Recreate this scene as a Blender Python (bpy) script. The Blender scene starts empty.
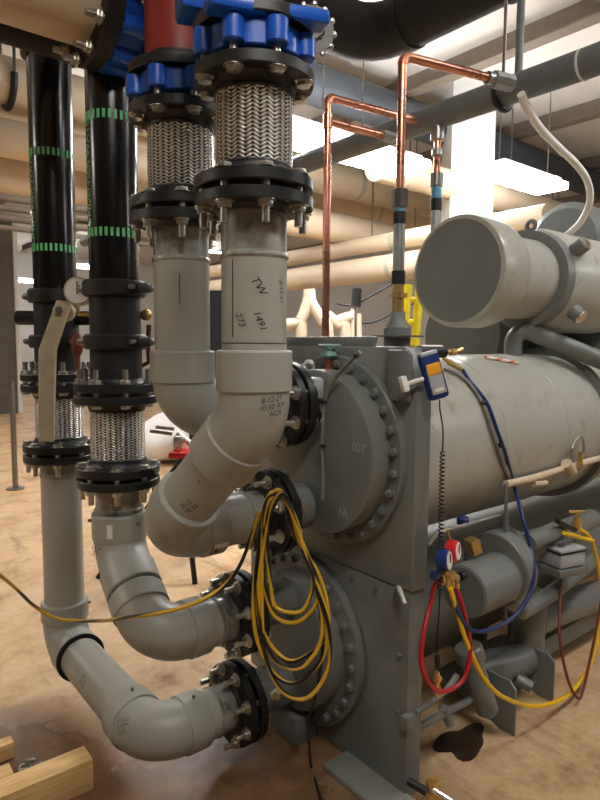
import bpy, bmesh, random
from math import *
from mathutils import Vector, Matrix
random.seed(7)
V = Vector
SC = bpy.context.scene
COL = SC.collection

# ------------------------------------------------------------------ camera
FPX = 610.0
PITCH, ROLL, YAW, EYE = radians(5.2), radians(.4), radians(51), 1.54
fh = V((cos(YAW), sin(YAW), 0)); r0 = V((sin(YAW), -cos(YAW), 0)); UP = V((0, 0, 1))
FW = fh*cos(PITCH) - UP*sin(PITCH); u0 = UP*cos(PITCH) + fh*sin(PITCH)
RT = r0*cos(ROLL) + u0*sin(ROLL); UU = u0*cos(ROLL) - r0*sin(ROLL)
EYEP = V((0, 0, EYE))
cam = bpy.data.cameras.new('camera'); camo = bpy.data.objects.new('camera', cam); COL.objects.link(camo)
cam.sensor_fit = 'VERTICAL'; cam.sensor_height = 24; cam.lens = FPX/800*24; cam.clip_start = .02
m = Matrix((RT, UU, -FW)).transposed().to_4x4(); m.translation = EYEP
camo.matrix_world = m
SC.camera = camo

def at(px, py, X=None, Y=None, Z=None, D=None):
    """point of the room seen at this place of the photograph, on a known plane"""
    d = FW + RT*((px-300)/FPX) - UU*((py-400)/FPX)
    if X is not None: t = X/d.x
    elif Y is not None: t = Y/d.y
    elif Z is not None: t = (Z-EYE)/d.z
    else: t = D
    return EYEP + d*t

# ------------------------------------------------------------------ materials
def srgb(r, g, b):
    f = lambda c: (c/255/12.92 if c/255 <= .04045 else ((c/255+.055)/1.055)**2.4)
    return (f(r), f(g), f(b), 1)

class NT:
    def __init__(s, name):
        s.m = bpy.data.materials.new(name); s.m.use_nodes = True
        s.t = s.m.node_tree; s.b = s.t.nodes['Principled BSDF']
    def n(s, typ, **k):
        o = s.t.nodes.new(typ)
        for a, v in k.items():
            if a.startswith('i_'): o.inputs[a[2:].replace('_', ' ')].default_value = v
            else: setattr(o, a, v)
        return o
    def l(s, a, b): s.t.links.new(a, b)
    def coord(s, kind='Object', scale=(1, 1, 1)):
        c = s.n('ShaderNodeTexCoord'); mp = s.n('ShaderNodeMapping'); mp.inputs['Scale'].default_value = scale
        s.l(c.outputs[kind], mp.inputs['Vector']); return mp.outputs['Vector']
    def noise(s, vec, scale, detail=4, rough=.55):
        o = s.n('ShaderNodeTexNoise'); o.inputs['Scale'].default_value = scale
        o.inputs['Detail'].default_value = detail; o.inputs['Roughness'].default_value = rough
        s.l(vec, o.inputs['Vector']); return o.outputs['Fac']
    def ramp(s, fac, stops):
        o = s.n('ShaderNodeValToRGB'); e = o.color_ramp.elements
        e[0].position, e[0].color = stops[0]; e[1].position, e[1].color = stops[-1]
        for p, c in stops[1:-1]:
            x = e.new(p); x.color = c
        s.l(fac, o.inputs['Fac']); return o.outputs['Color']
    def mix(s, fac, a, b, mode='MIX'):
        o = s.n('ShaderNodeMix', data_type='RGBA', blend_type=mode)
        for i, v in ((0, fac), (6, a), (7, b)):
            if hasattr(v, 'is_output'): s.l(v, o.inputs[i])
            else: o.inputs[i].default_value = v
        return o.outputs[2]
    def math(s, op, a, b=None, c=None):
        o = s.n('ShaderNodeMath', operation=op)
        for i, v in enumerate((a, b, c)):
            if v is None: continue
            if hasattr(v, 'is_output'): s.l(v, o.inputs[i])
            else: o.inputs[i].default_value = v
        return o.outputs[0]
    def bump(s, h, strength=.3, dist=.01):
        o = s.n('ShaderNodeBump'); o.inputs['Strength'].default_value = strength; o.inputs['Distance'].default_value = dist
        s.l(h, o.inputs['Height']); s.l(o.outputs['Normal'], s.b.inputs['Normal'])

def simple(name, col, rough=.5, metal=0., var=.12, vscale=14, bump=.0, spec=.5, dirt=None, dscale=5, dthr=(.58, .75)):
    t = NT(name); v = t.coord(); f = t.noise(v, vscale)
    lo = tuple(c*(1-var) for c in col[:3])+(1,); hi = tuple(min(1, c*(1+var)) for c in col[:3])+(1,)
    c = t.ramp(f, [(.3, lo), (.7, hi)])
    if dirt:
        g = t.noise(v, dscale, 6, .65)
        k = t.n('ShaderNodeMapRange'); k.inputs[1].default_value, k.inputs[2].default_value = dthr
        k.inputs[3].default_value, k.inputs[4].default_value = 0, .8
        t.l(g, k.inputs[0]); c = t.mix(k.outputs[0], c, dirt)
    t.l(c, t.b.inputs['Base Color'])
    t.b.inputs['Metallic'].default_value = metal; t.b.inputs['Specular IOR Level'].default_value = spec
    rr = t.n('ShaderNodeMapRange'); rr.inputs[3].default_value = max(.03, rough-.07); rr.inputs[4].default_value = min(1, rough+.07)
    t.l(f, rr.inputs[0]); t.l(rr.outputs[0], t.b.inputs['Roughness'])
    if bump: t.bump(t.noise(v, vscale*6, 3), bump, .004)
    return t.m

M = {}
M['pvc'] = simple('grey pvc', srgb(160, 161, 152), .34, var=.04, vscale=9)
M['pvc_stub'] = simple('smeared grey pvc', srgb(150, 151, 145), .25, var=.06, dirt=srgb(70, 70, 68), dscale=9, dthr=(.5, .66))
M['pvc_fit'] = simple('moulded grey pvc', srgb(156, 157, 149), .38, var=.03, vscale=9)
M['chiller'] = simple('chiller grey paint', srgb(113, 117, 114), .36, var=.06, vscale=5, dirt=srgb(98, 101, 97), dscale=3)
M['shell'] = simple('top-lit chiller paint', srgb(168, 168, 158), .3, var=.04, vscale=4, dirt=srgb(136, 116, 88), dscale=7, dthr=(.56, .74))  # chiller paint lightened to carry the light from above; brown blotches are rust
M['black'] = simple('black flange paint', srgb(25, 26, 27), .42, var=.15, bump=.12)
M['blackpipe'] = simple('glossy black pipe', srgb(22, 20, 20), .2, var=.2, vscale=30)
M['valveblack'] = simple('dull black casting', srgb(25, 24, 23), .5, var=.15, bump=.2, dirt=srgb(48, 36, 27), dscale=12, dthr=(.66, .8))
M['zinc'] = simple('zinc plate', srgb(200, 198, 190), .3, 1., var=.08, vscale=60)
M['steel'] = simple('dull steel', srgb(140, 138, 132), .38, 1., var=.1, vscale=30)
M['lever'] = simple('worn pale lever paint', srgb(178, 166, 142), .45, .3, var=.12, vscale=20)
M['copper'] = simple('copper tube', srgb(208, 146, 120), .28, 1., var=.16, vscale=12, dirt=srgb(140, 84, 62), dscale=16)
M['brass'] = simple('brass', srgb(206, 172, 108), .3, .75, var=.1, vscale=40)
M['blue'] = simple('blue valve paint', srgb(22, 84, 184), .3, var=.08, vscale=20)
M['red'] = simple('red pipe primer', srgb(132, 40, 30), .5, var=.1, vscale=14)
M['rust'] = simple('rusty red tag steel', srgb(116, 52, 36), .6, var=.2)
M['cream'] = simple('cream pipe jacket', srgb(208, 188, 160), .5, var=.05, vscale=3)
M['tape'] = simple('tan jacket tape', srgb(176, 172, 150), .5)
M['darkpipe'] = simple('black rubber insulation', srgb(30, 30, 31), .75, var=.15, bump=.2)
M['bluegrey'] = simple('grey pipe insulation', srgb(66, 71, 78), .6, var=.08)
M['galv'] = simple('painted grey pipe', srgb(104, 110, 112), .42, .0, var=.08, vscale=10)
M['galvsteel'] = simple('galvanised steel', srgb(168, 170, 168), .38, .9, var=.14, vscale=40)
M['joist'] = simple('brown primed joist', srgb(112, 98, 84), .7, var=.1)
M['deck'] = simple('ceiling deck', srgb(204, 198, 190), .8, var=.04, vscale=2)
M['wall'] = simple('white wall paint', srgb(206, 204, 198), .75, var=.03, vscale=2)
M['column'] = simple('white column paint', srgb(228, 228, 224), .6, var=.03)
M['rubber'] = simple('black rubber cord', srgb(20, 20, 21), .5, var=.2)
M['bluehose'] = simple('blue hose', srgb(22, 44, 100), .35, var=.1)
M['redhose'] = simple('red hose', srgb(176, 26, 34), .3, var=.1)
M['yellowhose'] = simple('yellow hose', srgb(236, 190, 20), .32, var=.06)
M['yellow'] = simple('yellow plastic', srgb(240, 216, 20), .45)
M['whiteplastic'] = simple('white plastic', srgb(235, 235, 230), .4, var=.03)
M['sheet'] = simple('white plastic sheet', srgb(245, 243, 240), .45, var=.03, bump=.2)
M['gaugeblue'] = simple('blue gauge case', srgb(24, 46, 110), .32, var=.06)
M['gaugeface'] = simple('grey gauge face', srgb(168, 172, 178), .4, var=.03)
M['orange'] = simple('orange label', srgb(232, 168, 46), .45, var=.03)
M['redplastic'] = simple('red gauge cover', srgb(206, 24, 36), .3, var=.05)
M['reddeep'] = simple('red vise casting', srgb(190, 36, 30), .4)
M['greyplate'] = simple('grey plate', srgb(128, 130, 124), .45, var=.08, dirt=srgb(108, 100, 86), dscale=8)
M['ink'] = simple('black marker ink', srgb(30, 30, 34), .5, var=.1)
M['green'] = simple('green stencil paint', srgb(104, 196, 128), .5, var=.1)
M['paper'] = simple('white sticker', srgb(224, 224, 220), .5, var=.03)
M['teal'] = simple('teal valve wheel', srgb(110, 148, 140), .5, var=.1)
M['tapeblue'] = simple('pale blue thread tape', srgb(90, 160, 190), .5)
M['panel'] = simple('dark panel paint', srgb(20, 21, 20), .9)
M['silver'] = simple('bright aluminium', srgb(215, 213, 205), .28, 1., var=.08, vscale=60)
M['darkbrown'] = simple('dark brown patch', srgb(62, 48, 36), .3, var=.2)
M['wire'] = simple('grey plastic wire', srgb(120, 118, 112), .45)

def mk_braid():
    t = NT('stainless wire braid'); uv = t.n('ShaderNodeUVMap'); sp = t.n('ShaderNodeSeparateXYZ'); t.l(uv.outputs[0], sp.inputs[0])
    u = t.math('MULTIPLY', sp.outputs[0], 17.0); tri = t.math('PINGPONG', u, .5)
    ph = t.math('ADD', t.math('MULTIPLY', sp.outputs[1], 105.0), t.math('MULTIPLY', tri, 2.0))
    w1 = t.math('SINE', t.math('MULTIPLY', ph, 2*pi)); col = t.math('ABSOLUTE', t.math('SINE', t.math('MULTIPLY', u, 2*pi)))
    h2 = t.math('ADD', t.math('MULTIPLY', w1, .4), t.math('MULTIPLY', col, .6)); hh = h2
    t.l(t.ramp(h2, [(.0, srgb(70, 66, 58)), (.35, srgb(184, 182, 176)), (1, srgb(246, 245, 241))]), t.b.inputs['Base Color'])
    t.b.inputs['Metallic'].default_value = 1; t.b.inputs['Roughness'].default_value = .33
    t.bump(hh, .9, .005); return t.m
M['braid'] = mk_braid()

def mk_stripe(name, c1, c2, twist, part, rough=.4):
    t = NT(name); uv = t.n('ShaderNodeUVMap'); sp = t.n('ShaderNodeSeparateXYZ'); t.l(uv.outputs[0], sp.inputs[0])
    f = t.math('FRACT', t.math('ADD', sp.outputs[0], t.math('MULTIPLY', sp.outputs[1], twist)))
    k = t.math('LESS_THAN', f, part)
    t.l(t.mix(k, c1, c2), t.b.inputs['Base Color']); t.b.inputs['Roughness'].default_value = rough; return t.m
M['cord'] = mk_stripe('yellow and black cord jacket', srgb(204, 160, 38), srgb(28, 24, 18), 2.2, .4)
M['pen'] = mk_stripe('red and white stick', srgb(236, 226, 214), srgb(214, 120, 92), 14, .4)

def mk_floor():
    t = NT('stained tan concrete'); v = t.coord()
    big = t.noise(v, .8, 6, .62); mid = t.noise(v, 3.4, 10, .68); fine = t.noise(v, 26, 6, .7); str_ = t.noise(t.coord(scale=(1, .22, 1)), 3.0, 8, .7)
    c = t.ramp(mid, [(.32, srgb(136, 100, 66)), (.44, srgb(196, 160, 118)), (.56, srgb(212, 180, 138)), (.72, srgb(232, 208, 174))])
    k = t.n('ShaderNodeMapRange'); k.inputs[1].default_value = .5; k.inputs[2].default_value = .66
    t.l(big, k.inputs[0]); c = t.mix(t.math('MULTIPLY', k.outputs[0], .6), c, srgb(156, 118, 80))
    k2 = t.n('ShaderNodeMapRange'); k2.inputs[1].default_value = .58; k2.inputs[2].default_value = .68
    t.l(str_, k2.inputs[0]); c = t.mix(t.math('MULTIPLY', k2.outputs[0], .75), c, srgb(100, 68, 42))
    c = t.mix(.18, c, t.ramp(fine, [(.3, srgb(104, 74, 48)), (.65, srgb(226, 196, 156))]))
    # a rust and water stain spreading from under the piping
    w = t.n('ShaderNodeTexCoord'); wet = None
    for (x, y, r) in ((1.05, 1.55, .42), (.75, 1.75, .36), (1.2, 1.75, .4), (.5, 2.2, .4), (.95, 1.3, .3), (.4, 1.6, .45), (1.35, 1.2, .3), (.7, 1.3, .4)):
        d = t.n('ShaderNodeVectorMath', operation='DISTANCE'); d.inputs[1].default_value = (x, y, 0)
        t.l(w.outputs['Object'], d.inputs[0])
        q = t.n('ShaderNodeMapRange'); q.inputs[1].default_value = r*1.5; q.inputs[2].default_value = r*.35
        t.l(d.outputs['Value'], q.inputs[0]); wet = q.outputs[0] if wet is None else t.math('MAXIMUM', wet, q.outputs[0])
    edge = t.n('ShaderNodeMapRange'); edge.inputs[1].default_value = .36; edge.inputs[2].default_value = .6
    t.l(t.math('ADD', t.math('MULTIPLY', wet, .42), t.math('MULTIPLY', mid, .62)), edge.inputs[0])
    mk = t.math('MULTIPLY', edge.outputs[0], .85)
    c = t.mix(mk, c, t.ramp(mid, [(.35, srgb(62, 38, 23)), (.65, srgb(122, 82, 50))]))
    t.l(c, t.b.inputs['Base Color'])
    rg = t.n('ShaderNodeMapRange'); rg.inputs[3].default_value = .55; rg.inputs[4].default_value = .2
    t.l(mk, rg.inputs[0]); t.l(rg.outputs[0], t.b.inputs['Roughness'])
    t.bump(fine, .15, .004); return t.m
M['floor'] = mk_floor()

def mk_block():
    t = NT('grey concrete block'); v = t.coord(scale=(1, 1, 1))
    sp = t.n('ShaderNodeSeparateXYZ'); t.l(v, sp.inputs[0]); cb = t.n('ShaderNodeCombineXYZ'); t.l(sp.outputs[0], cb.inputs[0]); t.l(sp.outputs[2], cb.inputs[1])
    br = t.n('ShaderNodeTexBrick'); br.inputs['Scale'].default_value = 1; br.inputs['Brick Width'].default_value = .4; br.inputs['Row Height'].default_value = .2; br.inputs['Mortar Size'].default_value = .008
    br.inputs['Color1'].default_value = srgb(106, 102, 95); br.inputs['Color2'].default_value = srgb(96, 93, 87); br.inputs['Mortar'].default_value = srgb(96, 92, 86)
    t.l(cb.outputs[0], br.inputs['Vector']); t.l(br.outputs['Color'], t.b.inputs['Base Color']); t.b.inputs['Roughness'].default_value = .85; return t.m
M['block'] = mk_block()

def mk_wood():
    t = NT('pale pine'); v = t.coord(scale=(1, 14, 14)); f = t.noise(v, 3, 5, .6); g = t.noise(t.coord(scale=(2, 30, 30)), 6, 3)
    c = t.ramp(f, [(.3, srgb(186, 142, 84)), (.5, srgb(226, 186, 124)), (.75, srgb(238, 206, 150))])
    t.l(t.mix(.25, c, t.ramp(g, [(.35, srgb(150, 104, 56)), (.6, srgb(240, 208, 156))])), t.b.inputs['Base Color']); t.b.inputs['Roughness'].default_value = .6; return t.m
M['wood'] = mk_wood()

def mk_emit(name, col, s):
    t = NT(name); t.b.inputs['Base Color'].default_value = (1, 1, 1, 1)
    t.b.inputs['Emission Color'].default_value = col; t.b.inputs['Emission Strength'].default_value = s; return t.m
M['lamp'] = mk_emit('lit neutral diffuser', (.98, .985, 1, 1), 38)
M['warmlamp'] = mk_emit('lit warm diffuser', (1, .96, .90, 1), 38)

# ------------------------------------------------------------------ mesh helpers
def basis(ax, hint=None):
    z = V(ax).normalized(); h = V(hint) if hint is not None else (UP if abs(z.z) < .9 else V((1, 0, 0)))
    x = (h - z*h.dot(z)).normalized(); return x, z.cross(x), z

class MB:
    def __init__(s):
        s.b = bmesh.new(); s.uv = s.b.loops.layers.uv.new('UVMap')
    def grid(s, rings, uvs=None, closed_u=True, cap0=False, cap1=False):
        vr = [[s.b.verts.new(p) for p in r] for r in rings]; n = len(rings[0])
        for i in range(len(vr)-1):
            for j in range(n if closed_u else n-1):
                k = (j+1) % n
                try: f = s.b.faces.new((vr[i][j], vr[i][k], vr[i+1][k], vr[i+1][j]))
                except ValueError: continue
                a, c = (uvs[i], uvs[i+1]) if uvs else (i, i+1)
                for lp, q in zip(f.loops, ((j/n, a), ((j+1)/n, a), ((j+1)/n, c), (j/n, c))): lp[s.uv].uv = q
        if cap0: s.b.faces.new(list(reversed(vr[0])))
        if cap1: s.b.faces.new(vr[-1])
        return s
    def lathe(s, p, ax, prof, seg=40, hint=None, caps=True):
        x, y, z = basis(ax, hint); p = V(p); rings = []
        for t, r in prof:
            rings.append([p + z*t + (x*cos(2*pi*j/seg) + y*sin(2*pi*j/seg))*max(r, 1e-4) for j in range(seg)])
        return s.grid(rings, [q[0] for q in prof], True, caps, caps)
    def cyl(s, p0, p1, r, r1=None, seg=32, bev=0, caps=True):
        p0, p1 = V(p0), V(p1); L = (p1-p0).length; r1 = r if r1 is None else r1
        pr = [(0, r-bev), (bev, r), (L-bev, r1), (L, r1-bev)] if bev else [(0, r), (L, r1)]
        return s.lathe(p0, p1-p0, pr, seg, caps=caps)
    def tube(s, pts, r, seg=14, closed=False, caps=True, radii=None):
        pts = [V(p) for p in pts]; n = len(pts); rings = []; L = 0; uv = []
        tan = []
        for i in range(n):
            a = pts[(i-1) % n] if (closed or i) else pts[0]; c = pts[(i+1) % n] if (closed or i < n-1) else pts[-1]
            tan.append((c-a).normalized())
        x, y, z = basis(tan[0])
        for i in range(n):
            z = tan[i]; x = (x - z*x.dot(z)).normalized(); y = z.cross(x)
            if i: L += (pts[i]-pts[i-1]).length
            uv.append(L); rr = radii[i] if radii else r
            rings.append([pts[i] + (x*cos(2*pi*j/seg)+y*sin(2*pi*j/seg))*rr for j in range(seg)])
        if closed: rings.append(rings[0]); uv.append(L); caps = False
        return s.grid(rings, uv, True, caps, caps)
    def box(s, c, size, ax=None, bev=0):
        c = V(c); x, y, z = ax if ax else (V((1, 0, 0)), V((0, 1, 0)), V((0, 0, 1)))
        hx, hy, hz = (q/2 for q in size); vs = []
        for k in (-1, 1):
            for q in ((-1, -1), (1, -1), (1, 1), (-1, 1)): vs.append(s.b.verts.new(c + x*(hx*q[0]) + y*(hy*q[1]) + z*(hz*k)))
        fs = []
        for f in ((3, 2, 1, 0), (4, 5, 6, 7), (0, 1, 5, 4), (1, 2, 6, 5), (2, 3, 7, 6), (3, 0, 4, 7)):
            fc = s.b.faces.new([vs[i] for i in f]); fs.append(fc)
            for lp, q in zip(fc.loops, ((0, 0), (1, 0), (1, 1), (0, 1))): lp[s.uv].uv = q
        if bev: bmesh.ops.bevel(s.b, geom=list({e for f in fs for e in f.edges}), offset=bev, segments=2, affect='EDGES', profile=.5)
        return s
    def prism(s, pts, d, bev=0):
        d = V(d); a = [s.b.verts.new(V(p)) for p in pts]; c = [s.b.verts.new(V(p)+d) for p in pts]; n = len(pts)
        fs = [s.b.faces.new(list(reversed(a))), s.b.faces.new(c)]
        for i in range(n): fs.append(s.b.faces.new((a[i], a[(i+1) % n], c[(i+1) % n], c[i])))
        if bev: bmesh.ops.bevel(s.b, geom=list({e for f in fs for e in f.edges}), offset=bev, segments=2, affect='EDGES', profile=.5)
        return s
    def ball(s, c, r, sc=(1, 1, 1), seg=20, ax=None):
        c = V(c); x, y, z = ax if ax else (V((1, 0, 0)), V((0, 1, 0)), V((0, 0, 1))); rings = []
        n = seg//2
        for i in range(n+1):
            t = -pi/2 + pi*i/n; q = max(cos(t), 1e-3)
            rings.append([c + (x*(cos(2*pi*j/seg)*q*sc[0]) + y*(sin(2*pi*j/seg)*q*sc[1]) + z*(sin(t)*sc[2]))*r for j in range(seg)])
        return s.grid(rings, None, True, True, True)

def catmull(pts, n=8, closed=False):
    pts = [V(p) for p in pts]; N = len(pts); out = []
    for i in range(N if closed else N-1):
        if closed: a, b, c, d = (pts[(i+k) % N] for k in (-1, 0, 1, 2))
        else:
            b, c = pts[i], pts[i+1]; a = pts[i-1] if i else b*2-c; d = pts[i+2] if i < N-2 else c*2-b
        for k in range(n):
            t = k/n
            out.append(.5*((2*b) + (c-a)*t + (2*a-5*b+4*c-d)*t*t + (3*b-a-3*c+d)*t**3))
    if not closed: out.append(pts[-1])
    return out

def bend(k, d1, d2, R, n=10):
    """arc with corner k, arriving along d1 and leaving along d2; first and last points are the tangent points"""
    d1, d2 = V(d1).normalized(), V(d2).normalized(); th = d1.angle(d2); T = R*tan(th/2)
    a = V(k)-d1*T; nrm = (d2 - d1*d1.dot(d2)).normalized(); c = a + nrm*R
    return [c - nrm*R*cos(th*i/n) + d1*R*sin(th*i/n) for i in range(n+1)]

def rounded(pts, R, n=8):
    pts = [V(p) for p in pts]; out = [pts[0]]
    for i in range(1, len(pts)-1):
        out += bend(pts[i], pts[i]-pts[i-1], pts[i+1]-pts[i], R, n)
    return out + [pts[-1]]

def mesh_from(name, mb, angle=32):
    bmesh.ops.remove_doubles(mb.b, verts=mb.b.verts, dist=1e-6)
    bmesh.ops.recalc_face_normals(mb.b, faces=mb.b.faces)
    me = bpy.data.meshes.new(name); mb.b.to_mesh(me); mb.b.free()
    me.polygons.foreach_set('use_smooth', [True]*len(me.polygons))
    me.set_sharp_from_angle(angle=radians(angle)); return me

def attach(o, parent):
    if parent is None: return
    o.parent = parent
    if parent.type == 'EMPTY': o.matrix_parent_inverse = Matrix.Translation(-parent.location)

def obj(name, mb, mat, parent=None, label=None, cat=None, group=None, kind=None, angle=32):
    me = mb if isinstance(mb, bpy.types.Mesh) else mesh_from(name, mb, angle)
    for x in (mat if isinstance(mat, (list, tuple)) else [mat]): me.materials.append(M[x])
    o = bpy.data.objects.new(name, me); COL.objects.link(o); attach(o, parent); tag(o, label, cat, group, kind); return o
def tag(o, label=None, cat=None, group=None, kind=None):
    for k, v in (('label', label), ('category', cat), ('group', group), ('kind', kind)):
        if v: o[k] = v
def thing(name, loc, label, cat, group=None):
    o = bpy.data.objects.new(name, None); o.empty_display_size = .1; COL.objects.link(o); o.location = V(loc); tag(o, label, cat, group); return o
def place(name, me, mw, parent=None, label=None):
    o = bpy.data.objects.new(name, me); COL.objects.link(o); attach(o, parent); o.matrix_basis = mw
    if label: o['label'] = label
    return o
def frame(p, ax, hint=None):
    x, y, z = basis(ax, hint); m = Matrix((x, y, z)).transposed().to_4x4(); m.translation = V(p); return m

def hexa(mb, z0, z1, r):
    pts = [V((r*cos(pi/3*i), r*sin(pi/3*i), z0)) for i in range(6)]; mb.prism(pts, (0, 0, z1-z0), .0012)
def bolt_mesh(T, r=.0095, tail=.03, name='bolt'):
    """bolt along z through a joint of thickness T centred on 0: head above, nut and thread tail below"""
    mb = MB(); hexa(mb, T/2, T/2+.012, r*1.6); mb.cyl((0, 0, -T/2-.015-tail), (0, 0, T/2), r*.88, seg=12, bev=.001)
    hexa(mb, -T/2-.015, -T/2, r*1.65); mb.cyl((0, 0, -T/2-.002), (0, 0, -T/2), r*2.1, seg=18); mb.cyl((0, 0, T/2), (0, 0, T/2+.002), r*2.1, seg=18)
    me = mesh_from(name, mb); me.materials.append(M['zinc']); return me
BOLT = bolt_mesh(.074, .0115, .036); CAP = None
def cap_mesh(r=.0145, h=.017):
    mb = MB(); hexa(mb, 0, h, r); mb.cyl((0, 0, 0), (0, 0, .003), r*1.35, seg=16); me = mesh_from('cap_bolt', mb); me.materials.append(M['chiller']); return me
CAP = cap_mesh()

def ring_of(me, name, p, ax, r, n, parent, off=.5, hint=None):
    x, y, z = basis(ax, hint)
    for i in range(n):
        t = 2*pi*(i+off)/n
        place(name, me, frame(V(p)+(x*cos(t)+y*sin(t))*r, ax, x), parent)

def flange(mb, p, ax, r=.150, th=.03, hub=.104, hubl=.0, seg=48, bore=None):
    """disc centred at p, along ax, with an optional raised hub on the +ax side"""
    pr = [(-th/2, r-.003), (-th/2+.003, r), (th/2-.003, r), (th/2, r-.003)]
    if hubl: pr += [(th/2, hub+.006), (th/2+hubl*.4, hub), (th/2+hubl, hub-.004)]
    mb.lathe(p, ax, pr, seg)

def text_mesh(s, size, shear=.0, spacing=1.0):
    cu = bpy.data.curves.new('txt', 'FONT'); cu.body = s; cu.size = size; cu.align_x = 'CENTER'; cu.align_y = 'CENTER'; cu.shear = shear; cu.space_character = spacing; cu.space_line = .95; cu.resolution_u = 3
    o = bpy.data.objects.new('txt', cu); COL.objects.link(o); dg = bpy.context.evaluated_depsgraph_get(); dg.update()
    me = bpy.data.meshes.new_from_object(o.evaluated_get(dg)); bpy.data.objects.remove(o); bpy.data.curves.remove(cu); me.materials.clear(); return me
def wrap_text(s, size, p, ax, r, ang, rot=0, shear=.25, hint=None, lift=.0009, spacing=1.0):
    """text bent round a pipe: p on its axis, ang measured from the hint direction"""
    me = text_mesh(s, size, shear, spacing); bm = bmesh.new(); bm.from_mesh(me)
    bmesh.ops.triangulate(bm, faces=bm.faces); bmesh.ops.subdivide_edges(bm, edges=[e for e in bm.edges if e.calc_length() > size*.25], cuts=1)
    x, y, z = basis(ax, hint); p = V(p); cr, sr = cos(rot), sin(rot)
    for v in bm.verts:
        a, b = v.co.x*cr-v.co.y*sr, v.co.x*sr+v.co.y*cr; t = ang + a/r
        v.co = p + z*b + (x*cos(t)+y*sin(t))*(r+lift)
    bm.to_mesh(me); bm.free(); return me
def flat_text(s, size, p, ux, uy, shear=0, spacing=1.0):
    me = text_mesh(s, size, shear, spacing); ux, uy, p = V(ux).normalized(), V(uy).normalized(), V(p)
    for v in me.vertices: v.co = p + ux*v.co.x + uy*v.co.y
    return me

# ------------------------------------------------------------------ the room
def plane(name, c, size, mat, ax=None):
    return obj(name, MB().box(c, size, ax), mat, kind='structure')
XL, XR, YB, YF, HC = -6.0, 12.0, -6.0, 19.0, 4.1
plane('floor', ((XL+XR)/2, (YB+YF)/2, -.06), (XR-XL+.4, YF-YB+.4, .12), 'floor')
plane('ceiling', ((XL+XR)/2, (YB+YF)/2, HC+.05), (XR-XL+.4, YF-YB+.4, .1), 'deck')
plane('wall_far', ((XL+XR)/2, YF+.1, HC/2), (XR-XL, .2, HC), 'wall')
plane('wall_right', (XR+.1, (YB+YF)/2, HC/2), (.2, YF-YB+.4, HC), 'wall')
plane('wall_left', (XL-.1, (YB+YF)/2, HC/2), (.2, YF-YB+.4, HC), 'block')
plane('wall_back', ((XL+XR)/2, YB-.1, HC/2), (XR-XL, .2, HC), 'block')
pe = at(17, 380, Y=14.2)
plane('wall_partition', ((XL+pe.x)/2, 14.3, HC/2), (pe.x-XL, .2, HC), 'block')
plane('trim_1', (pe.x+.04, 14.27, HC/2), (.08, .3, HC), 'column')

# ------------------------------------------------------------------ PVC and steel risers
RP, RH = .084, .0995
TH = .03
EV_HI, EV_LO, CO_HI, CO_LO = 1.33, .953, .557, .215
EVY, COY, EVZ, COZ = 1.70, 1.82, 1.14, .386
X1 = V((1, 0, 0))

def hub(mb, p0, p1, r=RH, lip=.0035):
    d = (V(p1)-V(p0)); L = d.length
    mb.lathe(p0, d, [(0, r-.011), (.0015, r-.003), (.006, r), (L-.004, r), (L, r-.004)], 48)

def elbow(run, k, d1, d2, R, face, hl=.09, name='elbow', label=None, face2=None, hl2=None):
    face2 = face2 or face; hl2 = hl2 or hl
    """moulded elbow with a socket at either end; face = distance from corner to socket mouth"""
    k, d1, d2 = V(k), V(d1).normalized(), V(d2).normalized(); mb = MB()
    arc = bend(k, d1, d2, R, 16); body = [k-d1*(face-hl+.004)] + arc + [k+d2*(face2-hl2+.004)]
    mb.tube(body, RH-.006, 48)
    hub(mb, k-d1*face, k-d1*(face-hl)); hub(mb, k+d2*face2, k+d2*(face2-hl2))
    return obj(name, mb, 'pvc_fit', run, label)

def flanged_end(run, p, d, stub, up=True, bolts=True, hint=None, off=.5):
    """black loose flange pair at p (joint plane), pipe leaving along d with a smeared stub; returns the stub end"""
    p, d = V(p), V(d).normalized()
    mb = MB(); flange(mb, p+d*(TH/2+.007), d, hub=.1, hubl=.012); fl = obj('flange', mb, 'black', run)
    if bolts: ring_of(BOLT, 'bolt', p, -d, .129, 8, fl, off, hint)
    mb = MB(); e = p+d*stub
    mb.lathe(p+d*.006, d, [(0, .088), (.03, .088), (.034, .0835), (stub-.016, .0835), (stub-.012, .088), (stub-.006, .089), (stub, .085)], 48)
    obj('stub_end', mb, 'pvc_stub', run); return e

def pipe(run, a, b, name='pipe', r=RP, mat='pvc'):
    return obj(name, MB().cyl(a, b, r, seg=48), mat, run)

def braided(name, x, y, z0, z1, label, group):
    """flexible connector between its two flanges; z0 and z1 are the joint planes"""
    t = thing(name, (x, y, z0), label, 'hose connector', group)
    mb = MB(); flange(mb, (x, y, z0+TH/2+.007), UP, hub=.106, hubl=.02); f0 = obj('flange', mb, 'black', t)
    mb = MB(); flange(mb, (x, y, z1-TH/2-.007), -UP, hub=.106, hubl=.02); f1 = obj('flange', mb, 'black', t)
    a, b = z0+TH+.007, z1-TH-.007; n = 40; L = b-a
    mb = MB(); mb.lathe((x, y, a), UP, [(L*i/n, .0955 + .002*sin(pi*i/n)) for i in range(n+1)], 96); obj('braid', mb, 'braid', t, 'silver woven wire braid', angle=80)
    for zz, s in ((a+.018, 1), (b-.018, -1)):
        obj('collar', MB().lathe((x, y, zz-.012), UP, [(0, .097), (.003, .1005), (.02, .1005), (.024, .097)], 48), 'black', t)
    return t, f0, f1

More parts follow.
